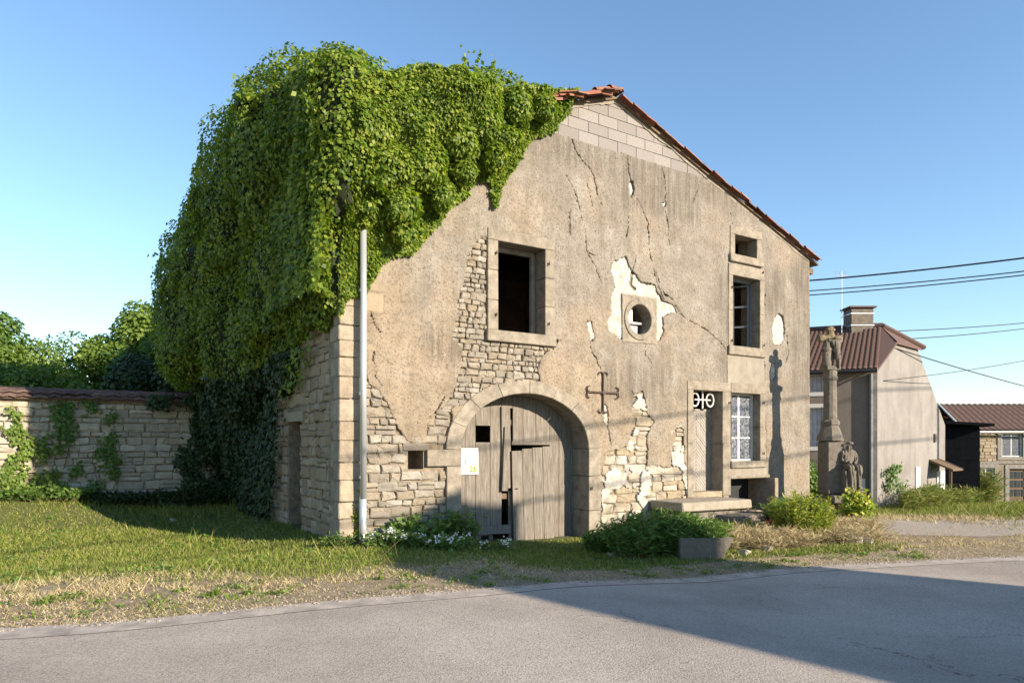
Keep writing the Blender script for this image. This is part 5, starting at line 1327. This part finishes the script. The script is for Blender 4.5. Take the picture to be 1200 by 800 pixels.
pts = [(c0, 0, zc(431)), (c0, 0, ar), (c0, 0, top - .09), (c0 - .26, 0, ar + .01), (c0 + .26, 0, ar), (c0 - .37, 0, ar + .02), (c0 + .36, 0, ar), (c0 - .30, 0, ar + .09), (c0 - .31, 0, ar - .07), (c0 + .31, 0, ar + .09), (c0 + .31, 0, ar - .07), (c0 - .08, 0, top - .17), (c0 + .09, 0, top - .17), (c0, 0, top - .04)]
skin('cross_head', pts, [(0, 1), (1, 2), (1, 3), (1, 4), (3, 5), (4, 6), (3, 7), (3, 8), (4, 9), (4, 10), (2, 11), (2, 12), (2, 13)], [.075, .09, .085, .075, .075, .055, .055, .05, .05, .05, .05, .05, .05, .055], M['lichen'], cross)
# figure on the front (arms on the cross), draped figure on the left
def zz_(y): return zc(y)
pts = [(c0 + .1, -.13, zz_(416)), (c0 + .08, -.13, zz_(404)), (c0 + .07, -.15, zz_(399)), (c0 + .06, -.17, zz_(395)), (c0 + .28, -.08, zz_(398)), (c0 - .12, -.08, zz_(398)), (c0 + .13, -.15, zz_(424)), (c0 + .15, -.13, zz_(432)), (c0 + .11, -.18, zz_(424)), (c0 + .13, -.15, zz_(432))]
skin('carved_figure', pts, [(0, 1), (1, 2), (2, 3), (1, 4), (1, 5), (0, 6), (6, 7), (0, 8), (8, 9)], [.085, .09, .035, .055, .03, .03, .05, .03, .05, .03], M['monument_stone'], cross)
pts = [(c0 - .13, -.05, zz_(418)), (c0 - .13, -.05, zz_(406)), (c0 - .12, -.06, zz_(401)), (c0 - .11, -.08, zz_(397)), (c0 - .12, -.05, zz_(432)), (c0 - .04, -.12, zz_(412)), (c0 - .2, -.08, zz_(413)), (c0 - .14, -.14, zz_(417))]
skin('carved_figure', pts, [(0, 1), (1, 2), (2, 3), (0, 4), (1, 5), (1, 6), (6, 7)], [.11, .10, .04, .058, .13, .03, .035, .025], M['monument_stone'], cross)
# seated carved figure on a block, hands crossed in the lap
mb = MB(); mb.cbox(.08, .42, -.38, .0, zc(579), zc(549), c=.03, j=.01); mb.build('seat_block', M['monument_stone'], cross)
mb = MB(); mb.cbox(.16, .54, -.60, -.36, zc(579), zc(573), c=.02, j=.01); mb.build('foot_rest', M['monument_stone'], cross)
hx, hy, hz = .27, -.24, zc(548); fz = zc(573)
pts = [(hx, hy, hz + .06), (hx, hy + .02, hz + .22), (hx + .01, hy + .0, hz + .40), (hx + .01, hy - .02, hz + .48), (hx + .02, hy - .05, hz + .58),
       (hx - .16, hy + .01, hz + .39), (hx - .19, hy - .02, hz + .2), (hx - .03, hy - .2, hz + .13), (hx + .17, hy - .0, hz + .39), (hx + .2, hy - .03, hz + .2), (hx + .06, hy - .21, hz + .12),
       (hx - .09, hy - .08, hz + .03), (hx - .10, hy - .30, hz + .05), (hx - .08, hy - .25, fz + .08), (hx - .08, hy - .34, fz + .03),
       (hx + .09, hy - .08, hz + .03), (hx + .12, hy - .30, hz + .05), (hx + .13, hy - .24, fz + .08), (hx + .14, hy - .34, fz + .03)]
ed = [(0, 1), (1, 2), (2, 3), (3, 4), (2, 5), (5, 6), (6, 7), (2, 8), (8, 9), (9, 10), (0, 11), (11, 12), (12, 13), (13, 14), (0, 15), (15, 16), (16, 17), (17, 18)]
ra = [.13, .115, .12, .05, .085, .065, .048, .032, .065, .048, .032, .095, .075, .05, .04, .095, .075, .05, .04]
fig = skin('seated_figure', pts, ed, ra, M['monument_stone'], cross, 3)
mb = MB(); mb.lathe([(.07, hz + .60), (.085, hz + .615), (.088, hz + .64), (.075, hz + .655), (.03, hz + .67)], 12, hx + .02, hy - .04); mb.build('crown', M['monument_stone'], fig)
mb = MB(); mb.add([(hx + .02, hy - .125, hz + .60), (hx + .005, hy - .13, hz + .565), (hx + .035, hy - .13, hz + .565), (hx + .02, hy - .155, hz + .567)], [(0, 1, 3), (0, 3, 2), (1, 2, 3)]); mb.build('nose', M['monument_stone'], fig)
# pot in front of it
px_, py_ = 8.15, 16.3
pot = empty('flower_pot', (px_, py_, g1(px_, py_))); tag(pot, 'dark red plant pot with a light green plant beside the wayside cross', 'plant pot')
M['pot'] = simple('dark_red_pot', (0.16, 0.025, 0.03), rough=.5)
mb = MB(); mb.lathe([(.11, 0), (.17, .22), (.185, .23), (.185, .28), (.165, .28), (.15, .22), (.0, .2)], 16); mb.build('pot', M['pot'], pot, smooth=False)
q = nr.normal(0, 1, (1500, 3)) * np.array([.14, .14, .15]) + np.array([.08, .0, .46]); leaves('foliage', q, nr.normal(0, .6, q.shape) + np.array([0, -.3, .8]), .10, M['yellow'], pot, aspect=.8)

# ------------------------------------------------------------------ neighbouring house with the blank gable
C2 = (11.4, 21.3); L2 = Plane(C2[0], C2[1], .93, -.37); G2 = Plane(C2[0], C2[1], .747, .664)
h2 = empty('neighbour_house', (C2[0], C2[1], 0)); tag(h2, 'tall pinkish grey house with a blank rendered gable, chimney and brown tiled roof', 'house')
def wmat(name, a, b, c_, streak=.5):
    a, b, c_ = [tuple(x * .5 for x in q) for q in (a, b, c_)]; t = NT(name); v = t.co('World'); n = t.noise(v, .9, 7, .65); col = t.ramp(n, [(.3, a), (.5, b), (.72, c_)])
    st = t.noise(t.co('World', (1.4, 1.4, .35)), 1.3, 7, .7); col = t.mix(t.ramp(st, [(.48, 0.0), (.72, streak)]), col, (0.115, 0.09, 0.077))
    f = t.noise(v, 22, 5, .7); col = t.mix(t.ramp(f, [(.35, .35), (.5, 0)]), col, (.13, .107, .09)); t.color(col); t.bump(f, .5, .015); return t.m
M['gable'] = wmat('streaked_gable_render', (0.34, 0.31, 0.285), (0.44, 0.41, 0.38), (0.54, 0.505, 0.47)); M['side2'] = wmat('brown_grey_render', (0.27, 0.225, 0.19), (0.35, 0.30, 0.255), (0.42, 0.37, 0.32), .6)
def on(plane, mb):     # wall coordinates -> coordinates in the parent at plane origin
    mb.v = [(plane.d[0] * s + plane.n[0] * w, plane.d[1] * s + plane.n[1] * w, z) for s, w, z in mb.v]; return mb
RL = 9.0
def wpx(plane, x0, y0, x1, y1): 
    a = plane.at(x0, y0); b = plane.at(x1, y1); return (a[0], b[0], b[1], a[1])
win = [wpx(L2, 938, 440, 967.5, 459), wpx(L2, 938, 478, 967.5, 523), wpx(L2, 999, 564, 1009.5, 578.5)]
eave = 4.15; TH2 = .3
mb = MB(); mb.plate([[(-RL, -.6), (-.001, -.6), (-.001, eave), (-RL, eave)]] + [rect(*q) for q in win], 0, TH2); on(L2, mb).build('side_wall', M['side2'], h2)
gp = [(0.0, -1.0), (6.5, -1.6), (6.5, 2.40), (3.51, 5.06), (2.5, 5.12), (1.47, 5.04), (0, eave)]
mb = MB(); mb.plate([gp], 0.005, .3); on(G2, mb).build('gable_wall', M['gable'], h2)
for i, q in enumerate(win):
    mb = MB(); e = .13 if i < 2 else .1
    mb.plate([rect(q[0] - e, q[1] + e, q[2] - e, q[3] + e), rect(*q)], -.02, .06); fr = on(L2, mb).build('window_surround', M['white_paint'], h2)
    mb = MB(); mb.box(q[0] - .02, q[1] + .02, .10, .13, q[2] - .02, q[3] + .02)
    if i < 2:
        on(L2, mb).build('shutter', M['grey_paint_light'] if 'grey_paint_light' in M else M.setdefault('grey_paint_light', simple('pale_blue_grey_shutter', (.42, .43, .47))), fr)
        for k in range(1, 6):
            mb = MB(); x = q[0] + (q[1] - q[0]) * k / 6; mb.box(x - .006, x + .006, .092, .0995, q[2], q[3]); on(L2, mb).build('slat', M['grey_paint'], fr)
    else:
        on(L2, mb).build('pane', M['glass'], fr)
# roof of this house: barrel ridges as real relief
def tiled(name, a, b, c, d, mat, parent, pitch=.24, rows=.36, amp=.035):
    """roof surface a-b eave, d-c ridge, rolls running up the slope"""
    a, b, c, d = [np.array(q, float) for q in (a, b, c, d)]
    W_ = np.linalg.norm(b - a); H_ = np.linalg.norm(d - a); nu = int(W_ / pitch) * 6; nv = max(2, int(H_ / rows)) * 2
    u = np.linspace(0, 1, nu + 1); v = []
    for k in range(nv // 2): v += [k / (nv / 2) + 1e-4, (k + 1) / (nv / 2) - 1e-4]
    v = np.array(v); U, Vv = np.meshgrid(u, v)
    Pp = (a * (1 - U[..., None]) + b * U[..., None]) * (1 - Vv[..., None]) + (d * (1 - U[..., None]) + c * U[..., None]) * Vv[..., None]
    nn = np.cross(b - a, d - a); nn /= np.linalg.norm(nn); nn = nn if nn[2] > 0 else -nn
    roll = amp * np.abs(np.sin(U * int(W_ / pitch) * math.pi)); step = np.tile([.05, 0.0], nv // 2)[:, None]
    Pp = Pp + nn * (roll + step + .02)[..., None]
    idx = np.arange(Pp.shape[0] * Pp.shape[1]).reshape(Pp.shape[:2])
    F = np.stack([idx[:-1, :-1], idx[:-1, 1:], idx[1:, 1:], idx[1:, :-1]], -1).reshape(-1, 4)
    return np_mesh(name, Pp.reshape(-1, 3), F, mat, parent)
vL = np.array([-.93, .37, 0]); vG = np.array([.747, .664, 0])
def p2(t, l, z): q = vG * t + vL * l; return (q[0], q[1], z)
ov = .10
tl = tiled('roof', p2(-.25, RL, 3.98), p2(-.25, -ov, 3.98), p2(2.5, .75, 5.66), p2(2.5, RL, 5.66), M['tile_dark'], h2, pitch=.15, rows=.27, amp=.03)
tiled('rear_roof', p2(6.55, .02, 2.4), p2(6.55, RL, 2.4), p2(2.5, RL, 5.66), p2(2.5, .75, 5.66), M['tile_dark'], h2)
mb = MB(); mb.add([p2(1.35, -ov, 5.03), p2(3.7, -ov, 5.02), p2(2.5, .75, 5.70), p2(1.35, -ov, 4.95), p2(3.7, -ov, 4.94), p2(2.5, .75, 5.60)], [(0, 1, 2), (3, 5, 4), (0, 3, 4, 1), (1, 4, 5, 2), (2, 5, 3, 0)]); mb.build('half_hip', M['tile_dark'], h2)
mb = MB()
for tri in ([p2(-.25, -ov, 4.02), p2(1.35, -ov, 5.0), p2(2.5, .75, 5.69)], [p2(6.45, .02, 2.50), p2(2.5, .75, 5.66), p2(3.5, .02, 5.0)]): mb.add(tri + [(x, y, z - .07) for x, y, z in tri], [(0, 1, 2), (5, 4, 3), (0, 3, 4, 1), (1, 4, 5, 2), (2, 5, 3, 0)])
mb.build('roof_edge', M['tile_dark'], h2)
mb = MB(); mb.tube([p2(2.5, .7, 5.72), p2(2.5, RL, 5.72)], .1, 8); mb.tube([p2(2.5, .7, 5.72), p2(3.75, -ov - .05, 5.05)], .08, 6); mb.build('ridge_cap', M['tile_dark'], h2)
mb = MB(); mb.tube([p2(-.3, RL, 3.97), p2(-.3, -ov, 3.97)], .06, 8); mb.build('gutter', M['cable'], h2)
q = L2.at(1020.5, 500, -.06); mb = MB(); mb.tube([(q[0], -.06, 3.9), (q[0], -.06, -.3)], .06, 8); on(L2, mb).build('downpipe', M['grey_paint'], h2)
mb = MB(); mb.box(-.18, .0, -.008, .004, -.4, 3.9, .004); on(L2, mb).build('corner_band', M['wall_grey'], h2)
# chimney
ch = MB(); q = p2(2.5, 1.45, 0); ch.cbox(q[0] - .38, q[0] + .38, q[1] - .28, q[1] + .28, 5.2, 6.32, c=.01); ch = ch.build('chimney', M['monument_stone'], h2)
mb = MB(); mb.box(q[0] - .46, q[0] + .46, q[1] - .36, q[1] + .36, 6.33, 6.38); mb.build('chimney_cap', M['tile_dark'], ch)
for zz in (5.72, 6.12):
    mb = MB(); mb.box(q[0] - .40, q[0] + .40, q[1] - .3, q[1] + .3, zz, zz + .03); mb.build('strap', M['zinc'], ch)
ax_ = q[0] - .62
ant = MB(); ant.tube([(ax_, q[1] - .1, 5.5), (ax_, q[1] - .1, 7.6)], .018, 6)
ant.tube([(ax_ - .28, q[1] - .25, 7.45), (ax_ + .3, q[1] + .1, 7.5)], .012, 5)
for k in range(6):
    x = ax_ - .25 + .1 * k; ant.tube([(x, q[1] - .3 + .06 * k, 7.33 + .01 * k), (x, q[1] - .12 + .06 * k, 7.62 + .01 * k)], .008, 5)
for zz in (5.75, 6.1): ant.tube([(ax_, q[1] - .1, zz), (q[0] - .38, q[1] - .1, zz)], .012, 5)
ant.build('aerial', M['zinc'], ch)
# low features of the gable
mb = MB(); q = wpx(G2, 1072.5, 547, 1077.5, 578); mb.box(q[0], q[1], -.03, .02, q[2], q[3]); mb.build; on(G2, mb).build('narrow_window', M['white_paint'], h2)
q = wpx(G2, 1094, 508, 1096, 518); mb = MB(); mb.box(q[0], q[1], -.04, .0, q[2], q[3]); on(G2, mb).build('wall_anchor', M['iron'], h2)
q = wpx(G2, 1097, 552, 1106, 583); mb = MB(); mb.box(q[0], q[1], -.04, .02, q[2] - .3, q[3]); on(G2, mb).build('side_door', M['white_paint'], h2)
q0 = G2.at(1092, 545); mb = MB(); z_ = q0[1]
mb.add([(q0[0] - .3, -.75, z_ - .12), (q0[0] + .95, -.75, z_ - .12), (q0[0] + .95, .0, z_ + .22), (q0[0] - .3, .0, z_ + .22), (q0[0] - .3, -.75, z_ - .18), (q0[0] + .95, -.75, z_ - .18), (q0[0] + .95, .0, z_ + .14), (q0[0] - .3, .0, z_ + .14)], [(0, 1, 2, 3), (7, 6, 5, 4), (0, 4, 5, 1), (1, 5, 6, 2), (0, 3, 7, 4)])
mb.box(q0[0] - .28, q0[0] - .22, -.7, -.62, z_ - 1.9, z_ - .14); on(G2, mb).build('door_canopy', M['rotten_wood'], h2)
# rose climbing the gable
M_r = G2
wall_leaves('climbing_rose', G2, [(1042, 553, 9, 8), (1040, 565, 7, 10), (1050, 570, 5, 8), (1047, 548, 6, 5)], 330, .1, M['leaf'], 'sparse climbing shrub with bare stems on the blank gable', None, 'climbing shrub', th=.25)

# dark lean-to behind the gable
dk = empty('lean_to', (16.75, 26.1, 0), -.35); tag(dk, 'slate clad lean-to, near-black with painted-in shade, behind the blank gable', 'shed')
M['slate'] = simple('shade_black_slate', (.008, .009, .011), var=.3, scale=6); M['slate'].node_tree.nodes['Principled BSDF'].inputs['Specular IOR Level'].default_value = 0.02  # near-black: the shade on this wall is put into the slate colour
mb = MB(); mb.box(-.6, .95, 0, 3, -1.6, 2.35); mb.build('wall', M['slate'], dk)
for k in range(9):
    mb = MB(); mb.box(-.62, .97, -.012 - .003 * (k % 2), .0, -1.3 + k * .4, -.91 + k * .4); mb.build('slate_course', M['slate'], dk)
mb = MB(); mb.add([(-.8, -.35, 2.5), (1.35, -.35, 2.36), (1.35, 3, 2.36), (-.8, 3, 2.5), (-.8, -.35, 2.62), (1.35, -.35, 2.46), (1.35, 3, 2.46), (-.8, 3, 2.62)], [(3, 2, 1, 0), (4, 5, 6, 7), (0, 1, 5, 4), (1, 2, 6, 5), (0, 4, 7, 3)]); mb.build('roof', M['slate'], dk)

# ------------------------------------------------------------------ stone cottage at the right edge
h3 = Plane(30.65, 46, 1, -.02); ct = empty('stone_cottage', (30.65, 46, 0), h3.rz); tag(ct, 'small stone cottage with brown tiled roof and grey window surrounds at the right edge', 'house')
ops = [wpx(h3, 1174, 507, 1199, 535), wpx(h3, 1147, 548, 1166, 572.5), wpx(h3, 1183, 549, 1207, 590)]
mb = MB(); mb.plate([[(0, -3.2), (12, -3.2), (12, 2.6), (0, 2.6)]] + [rect(*q) for q in ops], .05, .4); mb.build('front_wall', M['mortar'], ct)
mb = MB(); mb.box(0, .4, .401, 7, -3.2, 2.6); mb.build('left_wall', M['stone'], ct)
r = random.Random(5); mbs = MB(); rec = []
for (a, b, c, d) in courses(0, 4.4, -2.5, 2.55, (.16, .28), (.25, .6), r, gap=.03, split=0):
    if any(a < q[1] + .28 and b > q[0] - .28 and c < q[3] + .3 and d > q[2] - .25 for q in ops): continue
    rec.append((a, b, c, d))
for i, (a, b, c, d) in enumerate(rec):
    e = r.uniform(0, .03); mbs.cbox(max(a, -.02), b, e, .1, c, d, c=.02, j=.01)
tag(mbs.build('wall_stones', M['stone'], ct), kind='stuff')
for i, q in enumerate(ops):
    mb = MB(); mb.plate([rect(q[0] - .27, q[1] + .27, q[2] - (.22 if i < 2 else 0), q[3] + .28), rect(*q)], -.0, .2); mb.build('stone_surround', M['wall_grey'], ct)
    if i < 2:
        casement(q, .12, 2, 1, M['white_paint'], M['lace'] if i == 0 else M['glass'], fw=.08, parent=ct)
mb = MB(); q = ops[2]; mb.box(q[0], q[1], .2, .25, q[2] - .2, q[3]); dr = mb.build('door', M['rotten_wood'], ct)
for k in range(3):
    for j in range(3):
        mb = MB(); w_ = (q[1] - q[0]) / 3; mb.box(q[0] + k * w_ + .05, q[0] + (k + 1) * w_ - .05, .17, .199, q[3] - .2 - j * .6 - .45, q[3] - .2 - j * .6); mb.build('door_pane', M['glass'], dr)
mb = MB(); mb.box(ops[1][0] - .3, 12, -.02, .15, ops[1][3] + .29, ops[1][3] + .42); mb.build('string_course', M['wall_grey'], ct)
tiled('roof', (-.35, -.35, 2.55), (12.3, -.35, 2.55), (12.3, 3.6, 4.55), (.25, 3.6, 4.55), M['tile_dark'], ct, pitch=.42, rows=.7, amp=.07)
tiled('rear_roof', (12.3, 7.5, 2.55), (-.35, 7.5, 2.55), (.25, 3.6, 4.55), (12.3, 3.6, 4.55), M['tile_dark'], ct, pitch=.42, rows=.7, amp=.07)
mb = MB(); mb.tube([(-.38, -.38, 2.6), (.22, 3.6, 4.64)], .06, 6); mb.tube([(-.4, -.42, 2.5), (12, -.42, 2.5)], .08, 6); mb.build('verge_board', M['white_paint'], ct)
strip('paved_path', [[(27.5 + .5 * k, 38 + 1.1 * k) for k in range(7)], [(29.0 + .5 * k, 38 + 1.1 * k) for k in range(7)]], M['gravel'], .05)

# ------------------------------------------------------------------ the house across the road (it throws the shadow)
ah = empty('opposite_house', (15.95, -2.13, 0), math.atan2(-.72, .70)); tag(ah, 'narrow rendered house across the road, outside the picture on the right', 'house')
mb = MB(); WG = 4.93; LG = 12.0; e0, rg, e1 = 7.72, 9.28, 8.86
# local x = along the eave away from the lane, local y = across the gable
mb.plate([[(0, -.5), (WG, -.5), (WG, e1), (WG * .645, rg), (0, e0)]], 0, .3); mb.v = [(b, a, z) for a, b, z in mb.v]; mb.build('gable_wall', M['gable'], ah)
mb = MB(); mb.box(.3, LG, 0, .3, -.5, e0); mb.build('front_wall', M['gable'], ah)
mb = MB(); mb.box(.3, LG, WG - .3, WG, -.5, e1); mb.build('rear_wall', M['gable'], ah)
mb = MB(); mb.box(LG, LG + .3, 0, WG, -.5, e0); mb.build('end_wall', M['gable'], ah)
tiled('roof', (-.02, -.05, e0 - .03), (LG + .3, -.05, e0 - .03), (LG + .3, WG * .645, rg), (-.02, WG * .645, rg), M['tile_dark'], ah)
tiled('rear_roof', (LG + .3, WG + .05, e1 - .02), (-.02, WG + .05, e1 - .02), (-.02, WG * .645, rg), (LG + .3, WG * .645, rg), M['tile_dark'], ah)
for x in (1.5, 4.5):
    for z_ in (1.0, 4.2):
        mb = MB(); mb.box(x, x + 1, -.03, .02, z_, z_ + 1.5); f_ = mb.build('window_frame', M['white_paint'], ah)
        mb = MB(); mb.box(x + .1, x + .9, -.035, -.031, z_ + .1, z_ + 1.4); mb.build('pane', M['glass'], f_)

# ------------------------------------------------------------------ overhead cables
def cable(label, a, b, sag, rr_, seg=24, group='overhead cables'):
    a, b = Vector(a), Vector(b); pts = []
    for k in range(seg + 1):
        t = k / seg; q = a.lerp(b, t); q.z -= sag * 4 * t * (1 - t); pts.append(q)
    mb = MB(); mb.tube(pts, rr_, 6); o = mb.build('overhead_cable', M['cable']); return tag(o, label, 'cable', group)
def ray(x, y, Y): return ((x - 600) / 800 * Y, Y, 1.7 + (520 - y) / 800 * Y)
H0 = FAC.world(13.02, .1); Yh = H0[1]
def to_pole(y0, y1, label, rr_, sag=.12):
    a = (H0[0], H0[1], 1.7 + (520 - y0) / 800 * Yh); Y1 = 13.0; 
    m = ray(1200, y1, 16.6); b = tuple(m[i] + (m[i] - a[i]) * .9 for i in range(3)); cable(label, a, b, sag, rr_)
to_pole(329, 296.5, 'thick upper black cable from the house corner to the right edge', .022)
to_pole(341, 312, 'middle of the three cables leaving the house corner', .015); to_pole(346, 316.5, 'lowest of the three cables leaving the house corner', .015)
A = ray(1045, 388, 24); B = ray(1330, 362, 30); cable('faint upper cable from the neighbouring roof to the right', A, B, .15, .016)
A = ray(1064, 397, 24); B = ray(1330, 365, 30); cable('faint lower cable from the neighbouring roof to the right', A, B, .15, .016)
A = ray(1046, 407, 22.2); B = ray(1330, 478, 40); cable('cable sagging down from the blank gable to the right', A, B, .25, .018)
A = ray(1035, 446, 21.6); B = ray(1330, 393, 30); cable('lowest thin cable rising to the right over the cottage roof', A, B, .2, .012)
for k, (z0_, z1_) in enumerate(((6.0, 10.6), (5.3, 8.75))):
    a = FAC.world(30, -16.0); b = FAC.world(-10, -16.0)
    cable(('upper', 'lower')[k] + ' street cable strung high across the road, outside the picture', (a[0], a[1], z1_), (b[0], b[1], z0_), .1, .03)
# weathered poles that carry them, outside the picture
for lab, (x, y) in (('wooden pole outside the picture on the right', FAC.world(30, -16.0)), ('wooden pole outside the picture behind the viewer', FAC.world(-10, -16.0))):
    rt = empty('utility_pole', (x, y, 0)); tag(rt, lab, 'pole'); mb = MB(); mb.tube([(0, 0, -.5), (0, 0, 10.8 if x > 0 else 7.2)], [.14, .1], 8); mb.build('post', M['rotten_wood'], rt)
    mb = MB(); mb.box(-.5, .5, -.05, .05, 6.1, 6.2); mb.build('crossarm', M['rotten_wood'], rt)
